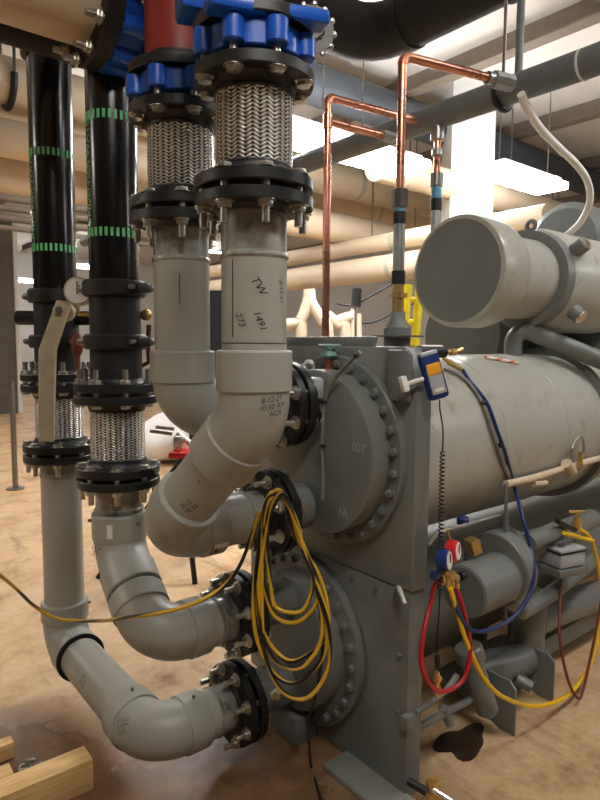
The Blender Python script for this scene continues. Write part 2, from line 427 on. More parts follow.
PA, PB, PC, PD = V((.908, 1.312, 0)), V((.908, 1.70, 0)), V((.883, 2.16, 0)), V((.84, 2.69, 0))
JA = (1.915, 2.215); JB = (1.93, 2.235); JC = (1.055, 1.36); JD = (1.072, 1.372)
GB = 'braided flexible connectors on the risers'
braided('braided_connector', PA.x, PA.y, *JA, 'largest braided steel connector, under the blue valve with the chain wheel', None)
braided('braided_connector', PB.x, PB.y, *JB, 'braided steel connector half hidden behind the nearest one, below the red pipe', None)
braided('braided_connector', PC.x, PC.y, *JC, 'low braided steel connector on the black pipe nearer the grey machine', None)
braided('braided_connector', PD.x, PD.y, *JD, 'low braided steel connector half covered by the pale lever, leftmost', None)
DN = -UP
diag = V((0, 1, -1)).normalized()

def outlet(run, k, X0, hubface, yy, zz, stub=.11):
    """horizontal outlet from corner k to the flange joint at X0"""
    j = V((X0, yy, zz)); e = flanged_end(run, j, -X1, stub, hint=UP, off=.5)
    pipe(run, k+X1*(hubface-.03), e+X1*.012, 'pipe')

# run A: nearest
A = thing('pvc_pipe_run', (PA.x, PA.y, EV_LO), 'nearest grey plastic pipe run, slanting down left from a marked vertical pipe', 'pipe')
e = flanged_end(A, (PA.x, PA.y, JA[0]), DN, .155, off=.5)
KA1 = V((PA.x, PA.y, 1.345)); KA2 = V((.826, EVY, EV_LO)); diag = (KA2-KA1).normalized()
pa = pipe(A, e+UP*.012, KA1+UP*.15)
elbow(A, KA1, DN, diag, .15, .18, .107)
dg = pipe(A, KA1+diag*.15, KA2-diag*.16)
elbow(A, KA2, diag, X1, .115, .2, .075)
outlet(A, KA2, 1.235, .2, EVY, EV_LO)
camang = lambda P: atan2(-P.y, -P.x)
# handwriting, measured from the +X direction about the pipe axis
def write(parent, s, size, p, ax, r, ang, rot=0, shear=.25, hint=None, name='handwriting', mat='ink', **k):
    obj(name, wrap_text(s, size, p, ax, r, ang, rot, shear, hint, **k), mat, parent)
ca = camang(PA)
write(pa, 'TW', .03, (PA.x, PA.y, 1.683), UP, RP, ca+.12, -1.0, hint=X1)
write(pa, '1491', .026, (PA.x, PA.y, 1.598), UP, RP, ca+.16, -1.15, hint=X1)
write(pa, '273', .024, (PA.x, PA.y, 1.60), UP, RP, ca-.42, -1.2, hint=X1)
write(pa, '8-12-21', .018, (PA.x, PA.y, 1.672), UP, RP, ca+.92, -1.45, hint=X1)
mbl = MB(); mbl.box((PA.x+(RP)*cos(ca-.68), PA.y+RP*sin(ca-.68), 1.652), (.002, .002, .19)); obj('print_line', mbl, 'ink', pa)
obj('cut_mark', MB().lathe((PA.x, PA.y, 1.541), UP, [(0, RP), (.0005, RP+.0008), (.002, RP+.0008), (.0025, RP)], 48, caps=False), 'ink', pa)
write(A, '8-12-21\n10:30 AM\n  ACR', .019, (PA.x, PA.y, 1.385), UP, RH-.004, ca+.5, .12, hint=X1)
hc_ = V((-.35, -.85, .45))
write(dg, '8-12\n10:30', .022, KA1.lerp(KA2, .56), diag, RP, -.25, 1.3+pi, hint=hc_)
write(dg, 'W', .02, KA1.lerp(KA2, .75), diag, RP, -.2, 1.3, hint=hc_)
write(dg, 'V', .018, KA1.lerp(KA2, .38), diag, RP, .0, 1.3, hint=hc_)
u_ = V((0, -.88, -.47)).normalized(); obj('sticker', MB().box(KA2+X1*.165+u_*(RH-.0005), (.05, .018, .003), (X1, u_.cross(X1), u_)), 'paper', A, 'small white sticker')
# run B
B = thing('pvc_pipe_run', (PB.x, PB.y, EV_HI), 'short grey plastic pipe dropping into one elbow, half hidden by the nearest run', 'pipe')
e = flanged_end(B, (PB.x, PB.y, JB[0]), DN, .14, off=.4)
KB = V((PB.x, EVY, EV_HI)); pb = pipe(B, e+UP*.012, KB+UP*.14)
elbow(B, KB, DN, X1, .11, .19, .1)
outlet(B, KB, 1.30, .19, EVY, EV_HI)
cb = camang(PB)
mbl = MB(); mbl.box((PB.x+RP*cos(cb-.08), PB.y+RP*sin(cb-.08), 1.70), (.002, .002, .09)); obj('print_line', mbl, 'ink', pb)
# run C
Cr = thing('pvc_pipe_run', (PC.x, PC.y, CO_HI), 'middle left grey plastic run bending toward the lower round cover, crossed by the cord', 'pipe')
e = flanged_end(Cr, (PC.x, PC.y, JC[0]), DN, .13, off=.45)
KC2 = V((.85, COY, CO_HI)); KC1 = V((PC.x, PC.y, .765)); dC = (KC2-KC1).normalized(); LC = (KC2-KC1).length
pc = pipe(Cr, e+UP*.012, KC1+UP*.1)
elbow(Cr, KC1, DN, dC, .13, .15, .1, face2=LC-.2, hl2=.1)
dc = pipe(Cr, KC1+dC*.1, KC2-dC*.1)
elbow(Cr, KC2, dC, X1, .105, .19, .075, face2=.19)
outlet(Cr, KC2, 1.19, .19, COY, CO_HI)
cc = camang(PC)
write(Cr, '8-22\n2:30PM\n ACR', .022, (PC.x, KC1.y, KC1.z), dC, RH, -.2, .1, hint=V((-1, -.3, 0)), lift=.0018)
obj('sticker', MB().box((PC.x+(RH+.0005)*cos(cc-.35), PC.y+(RH+.0005)*sin(cc-.35), KC1.z+.1), (.002, .02, .05), (V((cos(cc-.35), sin(cc-.35), 0)), V((-sin(cc-.35), cos(cc-.35), 0)), UP)), 'paper', Cr, 'small white sticker')
# run D
Dr = thing('pvc_pipe_run', (PD.x, PD.y, CO_LO), 'leftmost grey plastic run, turning near the floor toward the lowest flange', 'pipe')
e = flanged_end(Dr, (PD.x, PD.y, JD[0]), DN, .1, off=.5)
KD2 = V((PD.x, COY, CO_LO)); KD1 = V((PD.x, PD.y, CO_LO)); mY = V((0, -1, 0))
pipe(Dr, e+UP*.012, KD1+UP*.14)
elbow(Dr, KD1, DN, mY, .11, .19, .085)
dd = pipe(Dr, KD1+mY*.14, KD2-mY*.14)
elbow(Dr, KD2, mY, X1, .11, .19, .085)
outlet(Dr, KD2, 1.185, .19, COY, CO_LO)
obj('joint_ring', MB().lathe(KD1+mY*.185, mY, [(0, RP), (.0, RH+.001), (.012, RH+.001), (.012, RP)], 48, caps=False), 'panel', Dr, 'dark ring at pipe joint')
write(dd, '8-22\n2PM', .022, (PD.x, (KD1.y+KD2.y)/2-.0, CO_LO), mY, RP, .55, 1.1, hint=V((-.6, 0, .8)))
write(Dr, '8-12-21\n2:15PM\n ACR', .02, (PD.x, KD2.y+.045, CO_LO), mY, RH, .35, 2.2, hint=V((-.6, 0, .8)), lift=.0015)
# small screws on the sockets
for run, p, d in ((A, KA2+X1*.17, V((-.2, -.75, -.6))), (Cr, KC1+UP*.12, V((.3, -1, 0))), (Cr, KC1+UP*.12, V((-1, .5, 0))), (Dr, KD1+UP*.17, V((.9, -.5, 0))), (Dr, KD2-mY*.15, V((0, 0, 1))), (Dr, KD2+X1*.15, V((0, -.2, 1))), (A, KA1+diag*.12, V((.5, -.6, .2)))):
    d = V(d).normalized(); obj('tie_screw', MB().cyl(p+d*.094, p+d*.112, .006, seg=10, bev=.001), 'steel', run)

# ------------------------------------------------------------------ black risers with valves
def riser(P, z0, z1, bands, label):
    t = thing('black_riser_pipe', (P.x, P.y, z0), label, 'pipe')
    p = obj('pipe', MB().cyl((P.x, P.y, z0), (P.x, P.y, z1), RP+.003, seg=48), 'blackpipe', t)
    c0 = camang(P)
    for zb in bands:
        mb = MB(); n = 28
        for i in range(n):
            a = 2*pi*i/n; u = V((cos(a), sin(a), 0)); w = V((-sin(a), cos(a), 0))
            mb.box((P.x+u.x*(RP+.0032), P.y+u.y*(RP+.0032), zb), (.0022, .0105, .03), (u, w, UP))
        obj('stencil_band', mb, 'green', p, 'ring of short green dashes')
    zc = (bands[0]+bands[1])/2
    write(p, 'CONDENSER WATER', .044, (P.x, P.y, zc), UP, RP+.003, c0-1.16, pi/2, 0, hint=X1, name='stencil_lettering', mat='green')
    return t
riser(PC, 1.745, 2.80, (2.318, 1.925), 'taller black riser pipe with green stencil, second from left')
riser(PD, 1.745, 2.80, (2.31, 1.93), 'leftmost black riser pipe with green dash rings, behind the pale lever')
obj('pipe_cap_collar', MB().lathe((PD.x, PD.y, 2.70), UP, [(0, .088), (0, .108), (.06, .112), (.09, .1)], 40, caps=False), 'valveblack', bpy.data.objects['black_riser_pipe.001'])

def valve(P, zj, name, label, lever):
    t = thing(name, (P.x, P.y, zj), label, 'valve')
    x, y = P.x, P.y
    mb = MB(); flange(mb, (x, y, zj+TH/2+.007), UP, hub=.1, hubl=.015); f = obj('flange', mb, 'black', t)
    ring_of(BOLT, 'bolt', (x, y, zj), -UP, .129, 8, f, .2)
    mb = MB(); mb.lathe((x, y, zj+TH), UP, [(0, .094), (.03, .092), (.1, .092), (1.56-zj-TH, .09), (1.745-zj-TH, .09)], 40); obj('body', mb, 'valveblack', t)
    for zz in (1.545, 1.735):
        mb = MB(); mb.lathe((x, y, zz-.028), UP, [(0, .09), (0, .106), (.008, .112), (.048, .112), (.056, .106), (.056, .09)], 44, caps=False)
        cp = obj('coupling', mb, 'valveblack', t)
        for s in (-1, 1):
            a = camang(P)+.75 + (pi if s < 0 else 0); u = V((cos(a), sin(a), 0)); w = V((-sin(a), cos(a), 0))
            mb = MB(); mb.box(V((x, y, zz))+u*.122, (.045, .06, .036), (u, w, UP), .006); o = obj('lug', mb, 'valveblack', cp)
            mb = MB(); mb.cyl(V((x, y, zz))+u*.126-w*.05, V((x, y, zz))+u*.126+w*.05, .008, seg=12); mb.ball(V((x, y, zz))+u*.126+w*.05, .014); obj('coupling_bolt', mb, 'steel', cp)
    return t
vC = valve(PC, JC[1], 'butterfly_valve', 'black grooved valve body on the second riser, without a lever', False)
vD = valve(PD, JD[1], 'butterfly_valve', 'black grooved valve on the leftmost riser with a long pale lever', True)
cc = camang(PC); rtD = V((sin(YAW), -cos(YAW), 0))
# stem boss to the right of the left pipe, and the stub on its left
mb = MB(); mb.cyl(V((PD.x, PD.y, 1.645))-rtD*.17, V((PD.x, PD.y, 1.645))+rtD*.2, .03, seg=24, bev=.004); obj('stem', mb, 'valveblack', vD)
lp = [at(70, 302, D=2.38), at(56, 300, D=2.38), at(50, 318, D=2.38), at(38, 350, D=2.38), at(38, 442, D=2.36), at(53, 442, D=2.36), at(54, 350, D=2.38), at(64, 322, D=2.38)]
lv = obj('lever', MB().prism(lp, fh*.022, .004), 'lever', vD, 'long pale cranked lever')
mb = MB(); mb.cyl(at(59, 310, D=2.36), at(59, 310, D=2.41), .014, seg=16); obj('lever_pin', mb, 'steel', lv)
obj('lever_hub', MB().cyl(at(63, 312, D=2.42), at(66, 312, D=2.55), .04, seg=20, bev=.004), 'lever', vD)
mb = MB(); mb.ball(at(77, 345, D=2.5), .05, (.5, .5, 1)); mb.cyl(at(78, 345, D=2.5), at(76, 372, D=2.5), .008); obj('latch', mb, 'rust', vD, 'rusty red latch handle')
mb = MB(); mb.cyl(at(133, 314, D=2.25), at(150, 316, D=2.25), .012, seg=16); mb.ball(at(146, 315, D=2.25), .022); obj('drain_cock', mb, 'brass', vC, 'brass drain cock')
mb = MB(); mb.tube([at(p[0], p[1], D=2.27) for p in ((149, 325), (148, 345), (149, 362), (140, 367), (126, 362))], .009, 10); obj('latch', mb, 'rust', vC, 'thin rusty rod handle')
# pressure gauge peeping out between the two valves
gq = at(78, 291, D=2.36)
g = thing('pressure_gauge', gq, 'round dial gauge with white face between the two black valves', 'gauge')
fx = (-fh*.8 - rtD*.0).normalized()
obj('case', MB().lathe(gq-fx*.03, fx, [(0, .05), (0.004, .056), (.03, .056), (.034, .05)], 32), 'lever', g); obj('dial', MB().cyl(gq+fx*.0, gq+fx*.007, .047, seg=32), 'paper', g, 'white dial face')
obj('needle', MB().box(gq+fx*.009+UP*.012, (.004, .004, .05)), 'ink', g)
obj('stem', MB().tube([gq-UP*.05, gq-UP*.09, gq-UP*.09+(PC-PD)*.0+rtD*.06], .008, 10), 'brass', g)

# ------------------------------------------------------------------ blue valves and red pipes over A and B
def lug_valve(P, zj, label):
    t = thing('lug_valve', (P.x, P.y, zj), label, 'valve'); x, y = P.x, P.y
    h = .062
    mb = MB(); mb.lathe((x, y, zj+.01), UP, [(0, .124), (.004, .128), (h-.004, .128), (h, .124)], 48); bd = obj('body', mb, 'blue', t)
    for i in range(8):
        a = 2*pi*(i+.5)/8 + .2; u = V((cos(a), sin(a), 0))*.131; obj('lug', MB().cyl((x+u.x, y+u.y, zj+.012), (x+u.x, y+u.y, zj+h+.008), .027, seg=20, bev=.004), 'blue', t)
    ring_of(BOLT, 'bolt', (x, y, zj-.0), -UP, .129, 8, bd, .5-.2*8/2/pi)
    mb = MB(); flange(mb, (x, y, zj+h+.012+TH/2), UP, hub=.105, hubl=.03); obj('flange', mb, 'black', t)
    return t
va = lug_valve(PA, JA[1], 'blue lug valve above the nearest braided connector, with gear box and chain wheel')
vb = lug_valve(PB, JB[1], 'darker blue lug valve under the red pipe, left of the nearest one')
# gear box arm and chain wheel of valve A
g0, g1 = at(206, 4, D=1.36), at(326, 24, D=1.46); gx = (g1-g0).normalized(); gy = UP.cross(gx).normalized(); gz = gx.cross(gy)
obj('gear_arm', MB().box((g0+g1)/2 + gz*.004, ((g1-g0).length, .06, .032), (gx, gy, gz), .008), 'blue', va, 'long flat blue gear arm')
obj('stem_neck', MB().cyl(V((PA.x, PA.y, JA[1]+.1)) + (g1-g0)*.0, V((PA.x, PA.y, JA[1]+.1))+UP*.12, .055, seg=24, bev=.006), 'black', va)
obj('gear_box', MB().box(at(200, 2, D=1.5), (.11, .1, .08), (gx, gy, gz), .01), 'blue', va)
wc = at(313, 30, D=1.58); wn = V((-.25, -.85, -.1)).normalized(); x_, y_, z_ = basis(wn)
mb = MB(); mb.lathe(wc-wn*.008, wn, [(0, .03), (0, .055), (.004, .058), (.012, .058), (.016, .055), (.016, .03)], 36, caps=False)
for i in range(12):
    a = 2*pi*i/12; mb.cyl(wc+(x_*cos(a)+y_*sin(a))*.025, wc+(x_*cos(a)+y_*sin(a))*.057, .006, seg=8)
    mb.ball(wc+(x_*cos(a)+y_*sin(a))*.06, .009, seg=10)
mb.cyl(wc-wn*.03, wc+wn*.02, .02, seg=20)
obj('chain_wheel', mb, 'galvsteel', va, 'perforated grey chain wheel')
for P, zj, lab in ((PA, JA[1], 'red primed pipe above the nearest blue valve, mostly out of sight'), (PB, JB[1], 'red primed pipe rising from the darker blue valve')):
    z = zj+.104+.03
    t = thing('red_pipe', (P.x, P.y, z), lab, 'pipe')
    obj('pipe', MB().cyl((P.x, P.y, z-.03 if P is PB else z+.1), (P.x, P.y, HC-.02), .1 if P is PB else .085, seg=40), 'red', t)
# big cream insulated header with blue valve, top left
hp = at(106, -5, D=1.98); hy, hz = hp.y, hp.z
H = thing('insulated_header', (hp.x-1.2, hy, hz), 'fat cream insulated pipe across the top left corner, ending in a dark flange', 'pipe')
obj('jacket', MB().lathe((hp.x-2.5, hy, hz), X1, [(0, .172), (2.42, .172), (2.44, .168)], 48), 'cream', H)
fb = obj('flange', MB().lathe((hp.x-.07, hy, hz), X1, [(0, .2), (0, .225), (.006, .232), (.05, .232), (.055, .225)], 56), 'valveblack', H)
obj('rear_flange', MB().lathe((hp.x+.085, hy, hz), X1, [(0, .21), (.005, .225), (.035, .225), (.04, .22), (.06, .14)], 56), 'black', H)
hbolt = bolt_mesh(.20, .012, .03, 'stud_bolt')
ring_of(hbolt, 'bolt', (hp.x+.02, hy, hz), X1, .212, 12, fb)
q = at(40, 36, D=2.25)
t = thing('dark_pipe', q, 'dark pipe tucked along the underside of the fat cream header', 'pipe'); obj('pipe', MB().cyl((q.x-2, q.y, q.z+.01), (hp.x+.1, q.y, q.z+.01), .07, seg=28), 'darkpipe', t); obj('hanger_rod', MB().cyl((q.x-.4, q.y, q.z+.07), (q.x-.4, q.y, HC), .008, seg=8), 'steel', t)
W = thing('header_valve', (hp.x+.035, hy, hz-.2), 'dark blue valve body sandwiched at the end of the cream header', 'valve')
obj('body', MB().lathe((hp.x-.012, hy, hz), X1, [(0, .196), (.004, .202), (.09, .202), (.094, .196)], 48), 'blue', W)
lead = hp+V((.06, 0, 0))
for i in range(12):
    a = 2*pi*(i+.5)/12; q = V((hp.x, *(V((hy, hz)) + V((cos(a), sin(a)))*.2))); obj('lug', MB().cyl(q-X1*.01, q+X1*.082, .03, seg=16), 'blue', W)
gb = at(146, -2, D=1.9)
ga = thing('gear_operator', gb, 'galvanised round gear end hanging at the top edge over the red pipe', 'gear box')
obj('housing', MB().cyl(gb-rtD*.07, gb+rtD*.06, .045, seg=28, bev=.008), 'galvsteel', ga); obj('hub', MB().cyl(gb-rtD*.1, gb-rtD*.06, .02, seg=20), 'steel', ga)
obj('rod', MB().cyl(gb+UP*.03, V((gb.x, gb.y, HC)), .012, seg=12), 'steel', ga)

# ------------------------------------------------------------------ the chiller
CH = thing('water_chiller', (1.5, 1.7, 0), 'large grey water chiller with two round bolted covers and long barrels', 'chiller')
def shell_paint(name, mb, parent=None, mat='chiller', label=None, angle=32): return obj(name, mb, mat, parent or CH, label, angle=angle)
def cover(cy, cz, xd, xf, r, rf, rb, n, name):
    mb = MB(); mb.lathe((xd, cy, cz), X1, [(0, .001), (0, r-.012), (.004, r-.003), (.012, r), (xf-.03-xd, r), (xf-.03-xd, r+.002)], 96); c = shell_paint(name, mb)
    mb = MB(); mb.lathe((xf-.032, cy, cz), X1, [(0, r-.01), (0, rf-.003), (.003, rf), (.03, rf), (.032, rf-.002)], 96); f = shell_paint('cover_flange', mb)
    ring_of(CAP, 'bolt', (xf-.032, cy, cz), -X1, rb, n, f, .5, UP); return c
ec = cover(1.635, 1.16, 1.385, 1.50, .294, .342, .315, 28, 'evaporator_cover')
cc_ = cover(COY-.01, COZ, 1.40, 1.50, .262, .338, .308, 26, 'condenser_cover')
obj('stamped_mark', flat_text('007', .042, (1.3838, 1.405, 1.205), (0, -1, 0), UP), 'shell', ec)
obj('stamped_mark', flat_text('1A', .042, (1.3838, 1.475, .975), (0, -1, 0), UP), 'gaugeface', ec)
obj('stamped_mark', flat_text('1X', .04, (1.3985, 1.70, .2), (0, -1, 0), UP), 'gaugeface', cc_)
# pass rib across the evaporator cover
# nozzles
for (yy, zz, xj, xd, nm) in ((EVY, EV_HI, 1.30, 1.385, 'x'), (EVY, EV_LO, 1.235, 1.385, 'x'), (COY, CO_HI, 1.19, 1.40, 'x'), (COY, CO_LO, 1.185, 1.40, 'x')):
    mb = MB(); mb.cyl((xj, yy, zz), (1.49, yy, zz), .084, seg=40); nz = shell_paint('nozzle', mb)
    mb = MB(); flange(mb, (xj+TH/2+.007, yy, zz), X1); obj('nozzle_flange', mb, 'black', CH)
    mb = MB(); u = V((-.25, -1, .3)).normalized(); mb.cyl(V(((xj+xd)/2+.02, yy, zz))+u*.08, V(((xj+xd)/2+.02, yy, zz))+u*.12, .012, seg=12); obj('vent_plug', mb, 'brass', nz)
for k, (p0, p1) in enumerate((((264, 590), (276, 600)), ((270, 688), (282, 698)))):
    c = at((p0[0]+p1[0])/2, (p0[1]+p1[1])/2, X=1.30); obj('nozzle_tag', MB().box(c, (.05, .012, .03), (V((1, 0, .3)).normalized(), V((0, 1, 0)), V((-.3, 0, 1)).normalized()), .002), 'paper', CH, 'pale wired paper tag')
obj('nozzle_cover', MB().box(at(313, 388, X=1.355), (.05, .07, .075), None, .012), 'gaugeface', CH, 'bright silver sensor box')
# end plates
px0, px1, yr, yl, zt = 1.50, 1.575, 1.265, 2.14, 1.535
pts = [(px0, yr, .735), (px0, yr, zt-.1), (px0, yr+.05, zt), (px0, yl-.05, zt), (px0, yl, zt-.06), (px0, yl, .735)]
shell_paint('end_plate', MB().prism(pts, (px1-px0, 0, 0), .004))
pts = [(px0+.004, yr+.012, .0), (px0+.004, yr+.012, .731), (px0+.004, 2.2, .731), (px0+.004, 2.2, .1), (px0+.004, yr+.62, .08), (px0+.004, yr+.36, .0)]
shell_paint('condenser_plate', MB().prism(pts, (px1-px0, 0, 0), .004))
for yy, zz, xx in ((yr+.05, .69, px0+.004), (yr+.16, .70, px0+.004), (yr+.28, .70, px0+.004), (yr+.05, .5, px0+.004), (yr+.05, .3, px0+.004), (yr+.05, .78, px0)): place('plate_bolt', CAP, frame((xx, yy, zz), -X1) @ Matrix.Scale(.55, 4), CH)
obj('plate_lever', MB().tube(rounded([at(396, 588, X=1.49), at(399, 588, X=1.45), at(405, 604, X=1.44)], .008, 4), .008, 10), 'shell', CH)
shell_paint('foot_plate', MB().box((1.45, 1.40, .012), (.13, .33, .024), None, .004), mat='greyplate')
shell_paint('cover_foot', MB().box((1.44, 1.80, .055), (.12, .16, .11), None, .006))
# top brackets on the plate
shell_paint('corner_bracket', MB().prism([(px0-.02, yr+.015, 1.36), (px0-.02, yr+.015, 1.51), (px0-.02, yr+.03, 1.525), (px0-.02, yr+.11, 1.525), (px0-.02, yr+.11, 1.36)], (.018, 0, 0), .004))
shell_paint('top_bracket', MB().prism([(px0+.02, 1.52, zt-.02), (px0+.02, 1.5, zt+.035), (px0+.02, 2.02, zt+.035), (px0+.02, 2.06, zt-.02)], (.05, 0, 0), .004))
mb = MB(); le = at(309, 368, X=1.465); mb.tube([le+V((0, .022*cos(2*pi*i/20), .022*sin(2*pi*i/20))) for i in range(20)], .011, 10, closed=True); obj('lifting_eye', mb, 'whiteplastic', CH, 'pale lifting eye')
# barrels
SR = .36
mb = MB(); mb.cyl((px1-.01, EVY, EVZ), (5.2, EVY, EVZ), SR, seg=96); sh = shell_paint('evaporator_shell', mb, mat='shell')
for xx in (2.14, 2.62): shell_paint('weld_seam', MB().lathe((xx, EVY, EVZ), X1, [(0, SR), (.004, SR+.0025), (.008, SR)], 96, caps=False), sh, 'shell')
shell_paint('shell_flange', MB().lathe((2.98, EVY, EVZ), X1, [(0, SR), (0, SR+.03), (.03, SR+.035), (.03, SR)], 96, caps=False))
mb = MB(); mb.cyl((px1+.03, COY, COZ), (5.2, COY, COZ), .275, seg=64); shell_paint('condenser_shell', mb)
for xx in (1.95, 2.5, 3.2, 4.2):
    shell_paint('saddle', MB().prism([(xx, 1.66, 0), (xx, 1.62, .5), (xx, 2.15, .5), (xx, 2.1, 0)], (.03, 0, 0), .003))
# drum above
dc_ = at(456, 271, X=2.2); dy, dz = dc_.y, dc_.z; dk = 1.0; DX = lambda x: x
def dl(prof): return [(a_*dk, b_*dk) for a_, b_ in prof]
mb = MB(); mb.lathe((2.2, dy, dz), X1, dl([(0, .001), (0, .225), (.006, .237), (.02, .241), (.16, .241), (.2, .232), (.235, .2), (.25, .19), (.62, .19)]), 80); shell_paint('oil_drum', mb, mat='shell')
shell_paint('drum_end', MB().lathe((2.197, dy, dz), X1, dl([(0, .001), (0, .218), (.01, .222)]), 80))
shell_paint('drum_band', MB().lathe((DX(2.72), dy, dz), X1, dl([(0, .19), (0, .232), (.05, .24), (.05, .19)]), 80, caps=False))
mb = MB(); mb.lathe((DX(2.77), dy, dz), X1, dl([(0, .236), (.03, .25), (1.2, .25), (1.25, .2)]), 80); shell_paint('compressor_body', mb, mat='shell')
def on_cyl(px, py, cy, cz, R):
    d = FW + RT*((px-300)/FPX) - UU*((py-400)/FPX); oy, oz = EYEP.y-cy, EYEP.z-cz
    A_ = d.y**2+d.z**2; B_ = 2*(oy*d.y+oz*d.z); C_ = oy**2+oz**2-R*R
    return EYEP+d*((-B_-sqrt(max(B_*B_-4*A_*C_, 0)))/(2*A_))
for pxy in ((576, 250), (573, 311)):
    pt = on_cyl(*pxy, dy, dz, .25); a = V((pt.x, dy, dz)); u = (pt-a).normalized()
    mb = MB(); mb.cyl(a+u*.23, a+u*.30, .036, seg=24, bev=.004); shell_paint('plug_boss', mb, mat='chiller')
    obj('plug_cap', MB().cyl(a+u*.298, a+u*.306, .033, seg=24, bev=.002), 'silver', CH)
mb = MB(); mb.lathe((2.85, 2.1, 1.6), X1, [(0, .001), (0, .25), (.03, .28), (2.4, .28)], 64); shell_paint('economiser_tank', mb)
mb = MB(); le = V((DX(2.745), dy-.02, dz+.256)); mb.tube([le+V((0, .022*cos(2*pi*i/20), .022*sin(2*pi*i/20))) for i in range(20)], .011, 10, closed=True); shell_paint('lifting_ring', mb)
shell_paint('drum_saddle', MB().prism([(3.4, dy-.1, EVZ+SR-.03), (3.4, dy-.15, dz-.13), (3.4, dy+.15, dz-.13), (3.4, dy+.2, EVZ+SR-.03)], (.03, 0, 0), .004))
pv = at(513, 372, X=2.42)
q1, q2 = at(514, 325, X=2.68), at(640, 376, D=2.95)
mb = MB(); mb.tube(rounded([V((q1.x, q1.y, 1.40)), q1, q2], .06, 8), .043, 24); shell_paint('discharge_pipe', mb)
# a second vessel behind, right edge
mb = MB(); v2 = at(596, 245, X=3.7); mb.lathe((3.5, v2.y+.1, v2.z), X1, [(0, .001), (0, .2), (.03, .24), (1.6, .24)], 56); shell_paint('rear_vessel', mb)
# right-hand lower works
cyl0 = at(463, 592, Y=1.3); cx, cz = cyl0.x, cyl0.z
mb = MB(); mb.lathe((cx, 1.3, cz), X1, [(0, .001), (0, .09), (.006, .098), (.25, .098)], 48); shell_paint('filter_housing', mb)
mb = MB(); mb.lathe((cx+.24, 1.33, cz+.02), X1, [(0, .001), (0, .14), (.006, .146), (.07, .146), (.076, .14), (.076, .001)], 56); shell_paint('housing_flange', mb)
mb = MB(); mb.tube(rounded([V((cx+.3, 1.36, cz+.03)), V((cx+.75, 1.36, cz+.05)), V((cx+1.4, 1.5, cz-.02))], .1), .05, 24); shell_paint('suction_pipe', mb)
mb = MB(); mb.tube(rounded([at(507, 600, Y=1.33), at(522, 612, Y=1.3), at(545, 598, Y=1.3), at(575, 575, Y=1.32), at(612, 545, Y=1.45)], .03), .032, 20); shell_paint('liquid_line', mb)
mb = MB(); mb.tube([at(505, 540, Y=1.36), at(520, 548, Y=1.36), at(560, 535, Y=1.4)], .06, 24); shell_paint('strainer', mb)
mb = MB(); mb.tube([at(p[0], p[1], Y=1.42) for p in ((532, 620), (560, 608), (620, 588))], .075, 24); shell_paint('branch_pipe', mb)
mb = MB(); mb.cyl(at(530, 590, Y=1.42), at(524, 660, Y=1.42), .08, seg=28); shell_paint('pump_leg', mb)
mb = MB(); mb.tube([at(528, 543, Y=1.3), at(556, 530, Y=1.3)], .036, 20); mb.cyl(at(556, 530, Y=1.3), at(559, 529, Y=1.3), .04, seg=20); shell_paint('solenoid_coil', mb)
# rail
ra, rb_ = at(531, 656, Y=1.40), V((5.0, 1.40, .14)); ra.z = .13
mb = MB(); mb.box(((ra.x+5)/2, 1.42, .14), (5-ra.x, .06, .09), None, .004); shell_paint('base_rail', mb)
# gusset plates near the floor
for k, (xx, y0) in enumerate(((2.10, 1.235), (2.44, 1.26))):
    zt2 = .22 if k == 0 else .21
    pts = [(xx, y0, .0), (xx, y0, zt2-.03), (xx, y0+.03, zt2), (xx, y0+.26, zt2+.0), (xx, y0+.4, .1), (xx, y0+.06, .0)]
    shell_paint('gusset_plate', MB().prism(pts, (.012, 0, 0), .003))
mb = MB(); mb.tube([V((2.1, 1.46, .17)), V((2.3, 1.42, .15)), V((2.44, 1.4, .15))], .075, 28); mb.cyl((2.3, 1.35, .12), (2.32, 1.29, .1), .025, seg=16); shell_paint('drain_pipe', mb)
# leaning angle valve and its stem
a, b = at(470, 655, Y=1.32), at(488, 712, Y=1.27)
mb = MB(); mb.cyl(a, b, .042, seg=28, bev=.006); mb.cyl(a-(b-a)*.15, a+(b-a)*.1, .055, seg=28, bev=.006); mb.cyl(b, b+(b-a)*.08, .015, seg=16); shell_paint('angle_valve', mb)
mb = MB(); mb.tube([at(405, 735, Y=1.3), at(446, 712, Y=1.3), at(470, 700, Y=1.3)], .014, 12); mb.cyl(at(443, 708, Y=1.3), at(450, 724, Y=1.29), .017, seg=12); shell_paint('drain_line', mb)
mb = MB(); mb.tube(catmull([at(p[0], p[1], Y=1.28) for p in ((415, 712), (430, 703), (446, 690), (457, 675))], 8), .011, 10); obj('grey_tube', mb, 'wire', CH)
mb = MB(); mb.box(at(408, 722, Y=1.27), (.04, .03, .05), None, .004); shell_paint('end_lug', mb)
# upper capillary tubes along the barrel
mb = MB(); mb.tube(catmull([at(p[0], p[1], Y=1.34) for p in ((428, 545), (440, 532), (465, 525), (500, 515))], 6), .007, 10); obj('copper_line', mb, 'galvsteel', CH)
ln = [at(506, 484, Y=1.345), at(530, 479, Y=1.345), at(568, 467, Y=1.345), at(612, 455, Y=1.345)]
mb = MB(); mb.tube(ln, .015, 14); mb.cyl(at(566, 463, Y=1.33), at(572, 472, Y=1.33), .024, seg=14); mb.cyl(at(534, 484, Y=1.34), at(546, 483, Y=1.34), .012, seg=12); obj('insulated_line', mb, 'cream', CH, 'pale wrapped line along the barrel')
mb = MB(); mb.tube(catmull([at(p[0], p[1], Y=1.32) for p in ((574, 462), (572, 450), (576, 440), (581, 437), (584, 444), (583, 458))], 8), .006, 8); obj('pigtail_tube', mb, 'galvsteel', CH)
obj('access_valve', MB().cyl(at(581, 452, Y=1.32), at(580, 466, Y=1.32), .012, seg=12), 'brass', CH)
